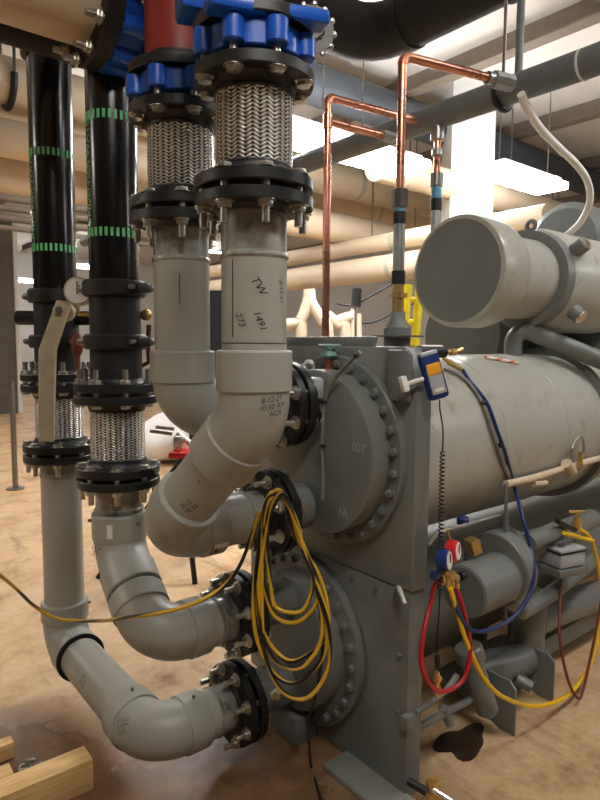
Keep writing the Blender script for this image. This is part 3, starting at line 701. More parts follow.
mb = MB(); mb.tube([at(506, 484, Y=1.33), at(506, 560, Y=1.31), at(505, 625, Y=1.3)], .007, 10); mb.cyl(at(506, 520, Y=1.325), at(506, 532, Y=1.325), .011, seg=10); obj('instrument_tube', mb, 'galv', CH)
mb = MB(); mb.tube(catmull([at(p[0], p[1], Y=1.4) for p in ((476, 540), (484, 543), (500, 544), (512, 546))], 6), .008, 10); obj('capillary_tube', mb, 'galvsteel', CH)
# float box with lid
fbx = at(562, 556, Y=1.28)
mb = MB(); ax3 = (V((.97, -.25, 0)), V((.25, .97, 0)), UP); mb.box(fbx, (.15, .12, .065), ax3, .012); jb = shell_paint('junction_box', mb, mat='gaugeface')
obj('lid_seal', MB().box(fbx+UP*.034, (.155, .125, .006), ax3, .002), 'rubber', jb); obj('lid', MB().box(fbx+UP*.043, (.15, .12, .014), ax3, .005), 'gaugeface', jb)
obj('lid_screw', MB().cyl(fbx+UP*.05+V((-.03, -.01, 0)), fbx+UP*.056+V((-.03, -.01, 0)), .012, seg=12), 'steel', jb)
shell_paint('box_shelf', MB().box(fbx-UP*.05, (.17, .14, .03), ax3, .004))
mb = MB(); mb.box(at(473, 546, Y=1.33), (.04, .05, .06), (V((.9, -.3, .3)).normalized(), V((.3, .95, 0)).normalized(), V((-.3, .1, .95)).normalized()), .004); obj('relief_block', mb, 'brass', CH, 'brass relief block')
obj('blue_knob', MB().cyl(at(463, 517, Y=1.36), at(463, 524, Y=1.36), .024, seg=16, bev=.004), 'bluehose', CH, 'blue valve knob')

# ------------------------------------------------------------------ small things on the machine
# temperature probe wells with flat plate valve on top
t = thing('relief_valve_stand', at(398, 345, Y=1.44), 'dark flanged valve on the machine top, at the foot of the tall copper pipe', 'valve')
cp = V((1.735, 1.565, 0)); zb = 1.475
obj('body', MB().lathe((cp.x, cp.y, zb), UP, [(0, .06), (.02, .06), (.05, .05), (.13, .05), (.16, .03), (.19, .028)], 28), 'chiller', t)
obj('plate', MB().lathe((cp.x, cp.y, zb+.095), UP, [(0, .001), (0, .1), (.006, .1), (.006, .001)], 40), 'steel', t, 'thin round steel plate')
def copper(name, pts, R, label, r=.0165):
    t = thing(name, pts[0], label, 'pipe'); obj('tube', MB().tube(rounded(pts, R, 8), r, 20), 'copper', t); return t
zt1 = at(403, 56, X=cp.x).z
g2 = at(497, 80, Z=zt1)
c2 = copper('copper_pipe', [V((cp.x, cp.y, zb+.28)), V((cp.x, cp.y, zt1)), g2], .03, 'tall copper pipe rising from the machine top and turning to the grey overhead pipe')
obj('union', MB().cyl((cp.x, cp.y, 2.046), (cp.x, cp.y, 2.112), .03, seg=8, bev=.003), 'steel', c2)
obj('thread_tape', MB().cyl((cp.x, cp.y, 2.030), (cp.x, cp.y, 2.046), .02, seg=20), 'tapeblue', c2)
obj('rubber_sleeve', MB().cyl((cp.x, cp.y, 1.986), (cp.x, cp.y, 2.030), .024, seg=20), 'rubber', c2)
obj('steel_nipple', MB().cyl((cp.x, cp.y, 1.804), (cp.x, cp.y, 1.991), .0215, seg=20), 'galvsteel', c2)
obj('rubber_sleeve', MB().cyl((cp.x, cp.y, 1.766), (cp.x, cp.y, 1.815), .025, seg=20), 'rubber', c2)
mb = MB(); mb.cyl((cp.x, cp.y, 1.655), (cp.x, cp.y, 1.766), .022, seg=20); mb.cyl((cp.x, cp.y, 1.716), (cp.x, cp.y, 1.733), .034, seg=6); obj('brass_fitting', mb, 'brass', c2)
d = (g2-V((cp.x, cp.y, zt1))).normalized(); obj('elbow_sleeve', MB().tube(bend((cp.x, cp.y, zt1), UP, d, .03, 8), .0195, 20), 'copper', c2)
mb = MB(); mb.cyl(g2-d*.05, g2-d*.02, .024, seg=20); mb.cyl(g2-d*.02, g2+d*.075, .034, seg=8, bev=.003); obj('end_union', mb, 'galvsteel', c2)
c1p = V((1.79, 2.035, 0)); z1t = at(328, 97, X=c1p.x).z
c1 = copper('copper_pipe', [V((c1p.x, c1p.y, 1.26)), V((c1p.x, c1p.y, z1t)), V((2.3, c1p.y-.06, z1t))], .03, 'left copper pipe with two top arms, behind the nearest grey riser')
mb = MB(); mb.tube([V((c1p.x, c1p.y, z1t-.1)), V((c1p.x+.32, c1p.y-.03, z1t-.1))], .0165, 16); mb.cyl((c1p.x, c1p.y, z1t-.13), (c1p.x, c1p.y, z1t-.07), .0195, seg=16); obj('branch_arm', mb, 'copper', c1)
obj('branch_union', MB().cyl((c1p.x+.3, c1p.y-.03, z1t-.1), (c1p.x+.37, c1p.y-.035, z1t-.1), .026, seg=8), 'galvsteel', c1)
obj('elbow_sleeve', MB().tube(bend((c1p.x, c1p.y, z1t), UP, V((.48, -.06, 0)), .03, 8), .0195, 20), 'copper', c1)
GX, GZ = 2.34, 2.60
c3p = V((GX, at(438, 130, X=GX).y, 0))
c3 = copper('copper_pipe', [V((c3p.x, c3p.y, 2.02)), V((c3p.x, c3p.y, GZ-.05))], .01, 'short copper pipe dropping from the grey overhead pipe behind the big drum')
for z0_, z1_, r, mt in ((2.49, 2.58, .033, 'galvsteel'), (2.42, 2.45, .026, 'galvsteel'), (2.28, 2.34, .031, 'steel'), (2.225, 2.28, .024, 'tapeblue'), (2.17, 2.225, .026, 'rubber'), (1.98, 2.17, .023, 'galvsteel')):
    obj('fitting', MB().cyl((c3p.x, c3p.y, z0_), (c3p.x, c3p.y, z1_), r, seg=16, bev=.002), mt, c3)
# teal wheel valve near the left copper pipe
tv = at(329, 374, X=1.445); 
t = thing('globe_valve', tv, 'small teal wheel valve on a copper stub above the upper round cover', 'valve')
obj('stub', MB().cyl(tv-UP*.03, tv+UP*.06, .017, seg=16), 'copper', t); obj('blue_band', MB().cyl(tv-UP*.03, tv+UP*.015, .019, seg=16), 'tapeblue', t)
obj('body', MB().lathe(tv+UP*.055, UP, [(0, .018), (.01, .03), (.025, .026), (.04, .014)], 20), 'teal', t)
mb = MB(); hc = tv+UP*.1; mb.tube([hc+V((.036*cos(2*pi*i/20), .036*sin(2*pi*i/20), 0)) for i in range(20)], .006, 8, closed=True); mb.box(hc, (.07, .008, .006)); mb.box(hc, (.008, .07, .006)); mb.cyl(hc-UP*.03, hc+UP*.008, .007); obj('hand_wheel', mb, 'teal', t)
# grey wire tied across the cover
t = thing('sensor_cable', at(314, 445, X=1.37), 'grey sensor cable tied down across the upper round cover', 'cable')
obj('cable', MB().tube(catmull([at(p[0], p[1], X=1.365) for p in ((360, 352), (345, 367), (330, 385), (325, 400), (323, 420), (322, 450), (323, 480), (322, 500))], 6), .0065, 10), 'wire', t)
for p in ((324, 402), (323, 446), (356, 356)):
    c = at(p[0], p[1], X=1.363); obj('cable_tie', MB().cyl(c-V((0, .0, .006)), c+V((0, 0, .006)), .009, seg=10), 'rubber', t)
t = thing('hook_wire', at(312, 420, X=1.36), 'bent silver wire hook below the upper flange', 'hook')
obj('wire', MB().tube(catmull([at(p[0], p[1], X=1.36) for p in ((318, 402), (310, 412), (305, 420), (308, 427), (317, 426), (322, 418), (320, 404))], 6), .004, 8), 'silver', t)

# blue digital gauge on the plate corner
bc = at(433, 376, Y=1.225)
n_ = V((-.45, -.88, .1)).normalized(); uy = (V((-.28*RT.x, -.28*RT.y, 1))).normalized(); uy = (uy-n_*uy.dot(n_)).normalized(); ux = uy.cross(n_)
t = thing('digital_gauge', bc-uy*.08, 'blue handheld gauge with orange screen hung on the plate corner', 'gauge')
cs = obj('case', MB().box(bc, (.068, .15, .034), (ux, uy, n_), .012), 'gaugeblue', t)
obj('face', MB().box(bc-uy*.015+n_*.0175, (.048, .085, .003), (ux, uy, n_), .001), 'gaugeface', t); obj('screen', MB().box(bc+uy*.022+n_*.0195, (.046, .036, .003), (ux, uy, n_), .001), 'orange', t, 'orange panel'); obj('tag', MB().box(bc-uy*.045+n_*.0195, (.03, .01, .002), (ux, uy, n_)), 'paper', t)
obj('top_bumper', MB().box(bc+uy*.072, (.06, .014, .036), (ux, uy, n_), .006), 'gaugeface', t)
mb = MB(); mb.cyl(bc-ux*.034, bc-ux*.1-uy*.0, .007, seg=10); mb.box(bc-ux*.1+uy*.002, (.02, .05, .03), (ux, uy, n_), .004); obj('magnet_clip', mb, 'whiteplastic', t, 'white magnet clip')
st = [bc-uy*.08, at(440, 410, Y=1.235), at(443, 430, Y=1.24), at(442.5, 452, Y=1.235)]
pts = catmull(st, 8); top = pts[-1]; bot = at(440, 590, Y=1.21); n = 460; hel = []
for i in range(n):
    f = i/n; f2 = f; c = top.lerp(bot, f2); a = 2*pi*34*f; hel.append(c+V((cos(a), sin(a), 0))*.0075)
tl = catmull([bot, at(439, 612, Y=1.215), at(437, 640, Y=1.23), at(437, 655, Y=1.24)], 6)
obj('coiled_lead', MB().tube(pts+hel+tl, .0026, 6), 'rubber', t, 'black coiled lead')
cpb = at(437, 690, Y=1.2)
obj('lead_plug', MB().cyl(at(437, 655, Y=1.24), at(438, 668, Y=1.23), .01, seg=12), 'rubber', t)
# black sensor body with brass fittings on the barrel top
t = thing('vacuum_sensor', at(422, 352, Y=1.4), 'black sensor with brass fittings lying on the machine top edge', 'sensor')
s0, s1 = at(418, 352, Y=1.38), at(444, 352, Y=1.36); obj('body', MB().tube([s0, s1], .021, 16), 'rubber', t); obj('label', MB().tube([s0+(s1-s0)*.1+UP*.015, s1-(s1-s0)*.1+UP*.015], .0095, 12), 'whiteplastic', t)
mb = MB(); mb.tube([s1, at(455, 352, Y=1.36), at(462, 349, Y=1.36)], .008, 10); mb.cyl(at(450, 352, Y=1.36), at(455, 352, Y=1.36), .013, seg=8); obj('fitting', mb, 'brass', t)
# red and white stick on the barrel
s0, s1 = at(485, 353, D=2.4), at(518, 361, D=2.4)
k = V((0, 0, .0)); 
def on_shell(px, py, h=.006):
    """point on the evaporator barrel seen at a place of the photo"""
    d = FW + RT*((px-300)/FPX) - UU*((py-400)/FPX); R = SR+h
    oy, oz = EYEP.y-EVY, EYEP.z-EVZ; A_ = d.y**2+d.z**2; B_ = 2*(oy*d.y+oz*d.z); C_ = oy**2+oz**2-R*R
    q = B_*B_-4*A_*C_; tt = (-B_-sqrt(max(q, 0)))/(2*A_); return EYEP+d*tt
obj('marker_stick', MB().tube([on_shell(485, 357, .008), on_shell(518, 363, .008)], .0075, 12), 'pen', None, 'red and white stick lying on top of the big barrel', 'stick')
# hoses
def hose(name, pts, r, mat, label, cat='hose', n=8):
    t = thing(name, pts[-1], label, cat); obj('hose', MB().tube(catmull(pts, n), r, 12), mat, t); return t
hb = [on_shell(463, 370, .012), on_shell(470, 381, .012), on_shell(487, 403, .011), on_shell(497, 430, .011), on_shell(506, 455, .011), on_shell(514, 485, .011)] + [at(p[0], p[1], Y=y) for p, y in (((522, 515), 1.28), ((530, 545), 1.23), ((534, 568), 1.19), ((531, 590), 1.18), ((520, 610), 1.18), ((505, 623), 1.18), ((486, 631), 1.185), ((470, 629), 1.19), ((458, 613), 1.2), ((452, 590), 1.21))]
t = hose('blue_hose', hb, .0075, 'bluehose', 'dark blue service hose draped down over the big barrel')
f0 = on_shell(463, 370, .012); f1 = on_shell(443, 358, .014)
mb = MB(); mb.tube([f1, f1.lerp(f0, .5), f0], .008, 10); mb.cyl(f1.lerp(f0, .3), f1.lerp(f0, .55), .012, seg=8); obj('brass_end', mb, 'brass', t, 'brass hose end')
t = hose('wiring_loom', [on_shell(444, 369, .01), on_shell(455, 373, .01), on_shell(468, 382, .01), on_shell(482, 403, .009), on_shell(492, 432, .009), on_shell(502, 462, .009), on_shell(511, 484, .009)], .0065, 'wire', 'dark grey cable tied alongside the blue hose on the barrel', 'cable')
for p in ((482, 403), (500, 445)):
    c = on_shell(p[0]+1, p[1], .01); obj('tie', MB().ball(c, .012), 'rubber', t)
# manifold
mc = at(448, 556, Y=1.22)
t = thing('gauge_manifold', mc-UP*.06, 'brass gauge manifold with one red and one blue dial hanging by the plate edge', 'manifold')
fr, fb_ = at(453, 551, Y=1.215), at(444, 560, Y=1.20)
for c, mt, nm, nn in ((fr, 'redplastic', 'red_gauge', V((.35, -.9, .1))), (fb_, 'gaugeblue', 'blue_gauge', V((.35, -.9, .1)))):
    nn = nn.normalized(); o = obj(nm, MB().lathe(c-nn*.02, nn, [(0, .03), (.004, .036), (.034, .036), (.038, .032)], 28), mt, t); obj('dial', MB().cyl(c+nn*.017, c+nn*.0195, .029, seg=28), 'paper', o, 'white dial'); obj('needle', MB().box(c+nn*.021+UP*.008, (.003, .003, .03)), 'redplastic' if mt == 'redplastic' else 'ink', o)
m0 = at(443, 572, Y=1.215); m1 = at(457, 578, Y=1.215)
mb = MB(); mb.tube([m0, m1], .012, 14); mb.box((m0+m1)/2, (.03, .025, .03), None, .004)
for f in (0, .33, .66, 1): q = m0.lerp(m1, f); mb.cyl(q-UP*.045, q, .0065, seg=10); mb.cyl(q-UP*.035, q-UP*.02, .01, seg=6)
obj('valve_block', mb, 'brass', t)
hh = at(450, 532, Y=1.22); mb = MB(); mb.tube(catmull([fr+UP*.035, at(450, 538, Y=1.22), at(447, 530, Y=1.22), at(443, 532, Y=1.22)], 6), .003, 8); obj('hanger_hook', mb, 'brass', t)
obj('knob', MB().cyl(m0-X1*.03, m0-X1*.055, .015, seg=14, bev=.003), 'gaugeblue', t); obj('knob', MB().cyl(m1+X1*.02, m1+X1*.045, .015, seg=14, bev=.003), 'rubber', t)
hose('red_hose', [at(p[0], p[1], Y=y) for p, y in (((456, 588), 1.215), ((463, 608), 1.2), ((469, 635), 1.2), ((470, 655), 1.19), ((464, 678), 1.19), ((452, 689), 1.19), ((438, 691), 1.19), ((427, 680), 1.19), ((421, 660), 1.2), ((424, 630), 1.22), ((431, 603), 1.235), ((434, 588), 1.225), ((441, 577), 1.217))], .0075, 'redhose', 'red service hose looped in a U below the gauge manifold')
t = hose('yellow_hose', [at(p[0], p[1], Y=y) for p, y in (((450, 588), 1.21), ((455, 605), 1.205), ((463, 632), 1.2), ((472, 655), 1.195), ((485, 680), 1.19), ((503, 697), 1.19), ((530, 706), 1.19), ((555, 702), 1.19), ((575, 688), 1.2), ((590, 665), 1.21), ((598, 635), 1.22), ((602, 600), 1.23), ((600, 575), 1.24), ((595, 552), 1.25), ((588, 535), 1.26), ((575, 527), 1.27))], .0085, 'yellowhose', 'bright yellow service hose sagging across to the right edge')
# charging valve with yellow tail, right
vq = at(577, 524, Y=1.26)
t = thing('charging_valve', vq, 'brass tee-handle valve with a yellow tail at the right edge', 'valve')
mb = MB(); mb.cyl(vq-UP*.03, vq+UP*.03, .016, seg=14); mb.cyl(vq-UP*.008, vq+UP*.01, .022, seg=6); mb.cyl(vq+UP*.03, vq+UP*.055, .006, seg=10); mb.tube([vq+UP*.055-RT*.035, vq+UP*.055+RT*.035], .007, 10); obj('body', mb, 'brass', t)
obj('tail', MB().tube([at(564, 533, Y=1.25), at(593, 541, Y=1.25)], .0095, 12), 'yellowhose', t, 'yellow hose tail'); obj('grip', MB().tube([at(557, 521, Y=1.26), at(575, 530, Y=1.26)], .011, 12), 'rubber', t)
hose('brown_hose', [at(p[0], p[1], Y=y) for p, y in (((561, 577), 1.3), ((560, 600), 1.25), ((560, 640), 1.2), ((568, 680), 1.19), ((578, 698), 1.18), ((583, 690), 1.18), ((590, 660), 1.19), ((598, 620), 1.2), ((603, 590), 1.21))], .006, 'rust', 'thin dark brown hose hanging in a narrow V behind the yellow hose')
t = thing('brass_coupler', at(437, 690, Y=1.2), 'brass coupler on a rod below the red hose loop', 'coupler')
mb = MB(); mb.cyl(at(437, 672, Y=1.2), at(437, 697, Y=1.2), .009, seg=10); mb.cyl(at(437, 676, Y=1.2), at(437, 680, Y=1.2), .015, seg=6); mb.cyl(at(437, 686, Y=1.2), at(437, 693, Y=1.2), .014, seg=6); obj('body', mb, 'brass', t)
# foreground hose valve, bottom right
vq = at(433, 792, D=1.75)
t = thing('ball_valve', vq, 'brass ball valve with a black lever at the bottom right foreground', 'valve')
a, b = at(408, 781, D=1.75), at(427, 792, D=1.72); obj('lever', MB().tube([a, b], .012, 12), 'rubber', t)
mb = MB(); mb.ball(vq, .026); mb.cyl(vq-UP*.05, vq+UP*.045, .014, seg=12); mb.cyl(vq+UP*.02, vq+UP*.035, .022, seg=6); obj('body', mb, 'brass', t); obj('arm', MB().tube([at(433, 790, D=1.72), at(452, 802, D=1.7)], .008, 10), 'silver', t)
obj('tail_pipe', MB().cyl((vq.x, vq.y, 0.0), vq-UP*.04, .013, seg=12), 'brass', t)

# ------------------------------------------------------------------ extension cord
D0 = 1.93
lead_in = [(-14, 566), (0, 575), (18, 590), (33, 605), (55, 618), (75, 620.5), (100, 621), (130, 617), (165, 612), (200, 601), (225, 585), (240, 565), (250, 540), (258, 515)]
dz_ = [1.9, 2.0, 2.15, 2.3, 2.4, 2.38, 2.2, 1.9, 1.84, 1.85, 1.88, 1.9, 1.92, 1.93]
path = [at(p[0], p[1], D=d_) for p, d_ in zip(lead_in, dz_)]
loops = [  # (left x, right x, bottom y, top y)
    (257, 328, 660, 492, 0), (263, 318, 622, 495, 1), (254, 326, 682, 490, 2), (268, 313, 612, 497, 3), (259, 322, 668, 493, 4), (262, 330, 698, 494, 5)]
for (xl, xr, yb, yt, i) in loops:
    d_ = D0 - .004*i; xm = (xl+xr)/2
    H_ = yb-yt; yy = lambda f: yt+f*H_
    path += [at(262+i*1.5, yy(.12), D=d_), at(272+i*2, yt, D=d_-.01), at(285+i, yy(.06), D=d_), at(295+i*1.2, yy(.26), D=d_), at(xr-10, yy(.48), D=d_-.02), at(xr, yy(.7), D=d_-.03), at(xr-3, yy(.87), D=d_-.03), at(xm+6+i, yb, D=d_-.035), at(xm-14, yy(.965), D=d_-.03), at(xl+3, yy(.78), D=d_-.025), at(xl, yy(.5), D=d_-.015)]
path += [at(264, 512, D=1.92), at(276, 494, D=1.91), at(290, 508, D=1.9), at(303, 548, D=1.9), at(318, 600, D=1.91), at(323, 640, D=1.93)]
t = thing('extension_cord', path[0], 'yellow and black extension cord coiled over the flange and trailing left', 'cord')
obj('cord', MB().tube(catmull(path, 7), .0062, 10), 'cord', t)
ep = at(284, 692, D=1.9)
# black cord to the floor
hose('black_power_cord', [at(323, 640, D=1.95), at(321, 665, D=1.97), at(316, 695, X=1.36), at(308, 722, X=1.3)] + [at(309, 742, X=1.25), at(311, 765, Z=.008), at(318, 790, Z=.007), at(326, 815, Z=.007)], .005, 'rubber', 'black power cord dropping from the coil to the floor', 'cord')

# ------------------------------------------------------------------ overhead pipes
GP = thing('overhead_grey_pipe', (GX, 1.0, GZ), 'grey pipe crossing overhead, joined by the copper pipes', 'pipe')
obj('pipe', MB().cyl((GX, -2.0, GZ), (GX, 6.5, GZ), .057, seg=36), 'galv', GP)
for yy in (1.03, .7): pass
obj('joint_band', MB().cyl((GX, at(582, 62, X=GX).y, GZ), (GX, at(582, 62, X=GX).y-.01, GZ), .0585, seg=36), 'paper', GP)
def hanger(x, y, z, r, label, up=HC, rr=.007):
    t = thing('pipe_hanger', (x, y, z), label, 'hanger')
    mb = MB(); mb.tube([V((x+(r+.012)*cos(2*pi*i/28), y, z+(r+.012)*sin(2*pi*i/28))) for i in range(28)], .011, 8, closed=True); obj('ring', mb, 'rubber', t)
    obj('rod', MB().cyl((x, y, z+r+.01), (x, y, up), rr, seg=10), 'steel', t); return t
yh = at(497, 84, X=GX).y
hanger(GX, yh-.03, GZ, .058, 'black ring hanger on the grey overhead pipe beside the copper joint')
cq = thing('conduit', (GX, yh-.12, GZ+.05), 'thin grey conduit rising from the overhead pipe to the ceiling', 'conduit')
yq = at(519, 60, X=GX).y; obj('tube', MB().cyl((GX, yq, GZ+.05), (GX, yq, HC), .016, seg=14), 'galv', cq)
# white flexible conduit
fx = [at(p[0], p[1], D=d_+.2) for p, d_ in (((521, 94), 2.15), ((527, 108), 2.2), ((540, 128), 2.28), ((557, 146), 2.38), ((575, 163), 2.5), ((587, 180), 2.6), ((590, 200), 2.68), ((582, 220), 2.75), ((568, 234), 2.8), ((555, 240), 2.84))]
t = thing('flexible_conduit', fx[-1], 'white flexible conduit curving from the overhead pipe to the drum', 'conduit'); obj('conduit', MB().tube(catmull(fx, 8), .016, 14), 'whiteplastic', t); obj('connector', MB().cyl(fx[-1], fx[-1]-UP*.05+V((.02, 0, 0)), .024, seg=16), 'galvsteel', t)
# fat black insulated pipe, top
k = at(372, 40, Z=3.25); 
bp = thing('black_insulated_pipe', k, 'fat black insulated pipe with a mitred elbow at the top of the picture', 'pipe')
obj('pipe', MB().tube([k-X1*2.6] + bend(k, X1, V((0, -1, 0)), .2, 4) + [k+V((0, -5.5, 0))], .14, 36), 'darkpipe', bp)
for yy in (k.y-.9, k.y-.3): obj('seam_band', MB().lathe((k.x, yy, k.z), V((0, 1, 0)), [(0, .14), (0, .148), (.05, .148), (.05, .14)], 36, caps=False), 'darkpipe', bp)
# dark pipe behind, parallel to the barrels
q = at(470, 140, Y=4.2)
t = thing('dark_overhead_pipe', (q.x, 4.2, q.z), 'dark blue grey overhead pipe running behind the white column and lamps', 'pipe'); obj('pipe', MB().cyl((-1, 4.2, q.z), (11.5, 4.2, q.z), .17, seg=32), 'bluegrey', t)
# cream pipes
def cream(p, r, axis, a, b, label, taped=()):
    t = thing('cream_pipe', p, label, 'pipe', None); p = V(p)
    P0, P1 = (V((a, p.y, p.z)), V((b, p.y, p.z))) if axis == 'X' else (V((p.x, a, p.z)), V((p.x, b, p.z)))
    obj('jacket', MB().cyl(P0, P1, r, seg=32), 'cream', t)
    ax = (P1-P0).normalized()
    for s in taped: obj('tape_band', MB().cyl(P0+ax*(s-.03), P0+ax*(s+.03), r+.003, seg=32), 'tape', t)
    for f in (.3, .75):
        q = P0.lerp(P1, f); obj('hanger_rod', MB().cyl(q+UP*(r-.01), V((q.x, q.y, HC)), .009, seg=8), 'steel', t)
    return t
for (py, r, lab, Yq) in ((84, .165, 'cream pipe just under the big header, behind the leftmost riser', 5.0), (118, .15, 'cream pipe second from top behind the leftmost risers', 5.6), (141, .14, 'cream pipe third from top behind the leftmost risers', 5.1), (176, .16, 'lowest broad cream pipe behind the two black risers', 5.7)):
    p = at(20, py, Y=Yq); cream(p, r, 'X', XL, 2.9, lab)
p = at(350, 206, Y=6.1); cream(p, .2, 'X', 3.6, 11, 'shaded cream pipe right of the nearest riser, between two brighter ones', (1.6, 2.6))
p = at(350, 230, Y=5.0); cream(p, .155, 'X', 3.6, 11, 'brightest cream pipe crossing behind the left copper pipe')
for (py, r, X_, lab) in ((249, .085, 4.6, 'thin cream pipe sloping up right behind the left copper pipe'), (273, .13, 4.6, 'cream pipe with green tapes just above the white branch fittings')):
    p = at(345, py, X=X_); cream(p, r, 'Y', 2.6, 9.0, lab, (1.1, 1.6))
p = at(535, 208, Y=3.9); cream(p, .14, 'X', 4.0, 11, 'cream pipe glowing under the right ceiling lamp')
p = at(350, 184, Y=5.1); cream(p, .17, 'X', 3.6, 11, 'highest cream pipe just below the ceiling lamps, left of the tall copper pipe', (1.3,))
for py, r, lab in ((199, .05, 'upper thin brown pipe under the cream pipes at the left edge'), (209, .04, 'second thin brown pipe under the cream pipes at the left edge'), (219, .045, 'third thin brown pipe under the cream pipes at the left edge'), (229, .03, 'lowest thin brown pipe under the cream pipes at the left edge')):
    p = at(15, py, Y=8.0); t = thing('brown_pipe', p, lab, 'pipe'); obj('pipe', MB().cyl((XL, 8.0, p.z), (4.2, 8.0, p.z), r, seg=16), 'joist', t)
q = at(20, 84, Y=5.0)
for xx, lab in ((at(8, 84, Y=5.0).x, 'black strap hanger looped under the top cream pipe at the left edge'),):
    t = thing('strap_hanger', (xx, 5.0, q.z), lab, 'hanger'); mb = MB(); mb.tube([V((xx, 5+.185*cos(a), q.z+.185*sin(a))) for a in [pi*(1+i/14) for i in range(15)]], .025, 8); obj('strap', mb, 'rubber', t)
    for sg in (-1, 1): obj('rod', MB().cyl((xx, 5+.185*sg, q.z), (xx, 5+.185*sg, HC), .012, seg=8), 'steel', t)
# white branch fittings (wye)
def wye(pts_list, r, label):
    t = thing('branch_fitting', pts_list[0][0], label, 'pipe fitting')
    for pts in pts_list: obj('branch', MB().tube(catmull(pts, 6), r, 20), 'cream', t)
w = lambda *pp: [at(a, b, D=5.2) for a, b in pp]
wye([w((309, 290), (308, 303), (300, 322), (286, 325), (270, 330)), w((309, 290), (311, 303), (322, 322), (328, 345), (328, 523)), w((300, 318), (301, 340), (301, 523))], .052, 'cream insulated branch fitting forking behind the nearest riser')
w = lambda *pp: [at(a, b, D=5.6) for a, b in pp]
wye([w((322, 312), (338, 325), (346, 340), (347, 510)), w((336, 322), (352, 318), (356, 332), (356, 510))], .055, 'cream insulated elbow pair left of the black brush head')
# black brush thing and rod on the far side
t = thing('float_switch', at(356, 300, D=5.0), 'black cylinder on a thin rod in front of the far white wall', 'switch'); obj('body', MB().cyl(at(357, 289, D=5), at(356, 307, D=5), .04, seg=14), 'rubber', t); obj('rod', MB().cyl(at(356, 307, D=5), at(355, 420, D=5), .012, seg=8), 'steel', t)
for pts, lab in ((((336, 303), (352, 305), (370, 296), (395, 282), (420, 268)), 'upper thin black cable sagging along the far white wall'), (((336, 318), (352, 322), (372, 322), (395, 312), (420, 300)), 'lower thin black cable sagging along the far white wall')):
    P_ = [at(a, b, D=5.9) for a, b in pts]; t = thing('black_cable', P_[0], lab, 'cable'); obj('cable', MB().tube(catmull(P_, 6), .012, 8), 'rubber', t)
# far hangers
for i, (x, py, lab) in enumerate(((4.0, 210, 'ring hanger'),)): pass
# white column and yellow ladder behind
cq = at(466, 200, D=6.2)
plane('trim_2', (cq.x, cq.y, HC/2), (.42, .42, HC), 'column', (RT, V((RT.y, -RT.x, 0))*1, UP))
t = thing('step_ladder', (at(407, 330, D=4.2).x, at(407, 330, D=4.2).y, 0), 'yellow step ladder glimpsed behind the dark round drum end', 'ladder')
for sx, dx in ((404, 0), (416, 0)):
    a = at(sx+4, 285, D=4.2); b = at(sx-8, 430, D=4.2); b2 = b + (b-a)*((b.z)/(a.z-b.z)); obj('side_rail', MB().tube([a, b2], .03, 8), 'yellow', t)
for yy in (300, 322, 345): obj('step', MB().tube([at(404, yy, D=4.2), at(418, yy, D=4.2)], .02, 8), 'yellow', t)

# ------------------------------------------------------------------ ceiling joists and lamps
def joistY(x, lab):
    t = thing('ceiling_joist', (x, 5, HC-.3), lab, 'joist'); obj('flange', MB().box((x, 7, HC-.16), (.14, 21, .02)), 'joist', t); obj('web', MB().box((x, 7, HC-.08), (.02, 21, .16)), 'joist', t)
ords = ['nearest', 'second', 'third', 'fourth', 'fifth', 'sixth', 'seventh', 'eighth']
xs = [at(510, 53, Z=HC-.16).x + 1.9*i for i in range(-2, 4)]
for i, x in enumerate(xs): joistY(x, '%s brown ceiling joist counted from the viewer' % ords[i])
for i, (y, lab) in enumerate(((2.2, 'cross joist above the big drum'), (4.8, 'cross joist behind the right ceiling lamp'), (8.0, 'far cross joist behind the cream pipes'))):
    t = thing('cross_joist', (4, y, HC-.2), 'grey brown ' + lab, 'joist'); obj('flange', MB().box((4, y, HC-.1), (15.5, .1, .02)), 'joist', t); obj('web', MB().box((4, y, HC-.05), (15.5, .015, .1)), 'joist', t)

def lamp(c, L, wd, lab, ax='X', mat='lamp'):
    t = thing('ceiling_lamp', c, lab, 'lamp'); c = V(c); s = (L, wd, .05) if ax == 'X' else (wd, L, .05)
    obj('housing', MB().box(c+UP*.06, (s[0]*.96, s[1]*.6, .05), None, .008), 'whiteplastic', t)
    obj('diffuser', MB().box(c+UP*.0, (s[0], s[1], .07), None, .02), mat, t)
    for k in (-.4, .4):
        q = c + (V((L*k, 0, 0)) if ax == 'X' else V((0, L*k, 0))); obj('rod', MB().cyl(q+UP*.07, V((q.x, q.y, HC)), .006, seg=8), 'steel', t)
LZ = 3.05
lamp(at(312, 140, Z=LZ), 1.3, .42, 'bright ceiling lamp just right of the nearest braided connector')
lamp(at(366, 156, Z=LZ), 1.15, .4, 'bright ceiling lamp between the two tall copper pipes')
lamp(at(524, 180, Z=LZ), 1.0, .34, 'bright ceiling lamp above the drum on the right')
lamp(at(24, 281, Y=17), 1.0, .2, 'small far lamp left of the leftmost riser')
lamp(at(84, 267, Y=15), 1.0, .2, 'small far lamp seen between the two black risers')
lamp(at(214, 251, Y=14), 1.2, .25, 'small far lamp seen between the two grey risers')
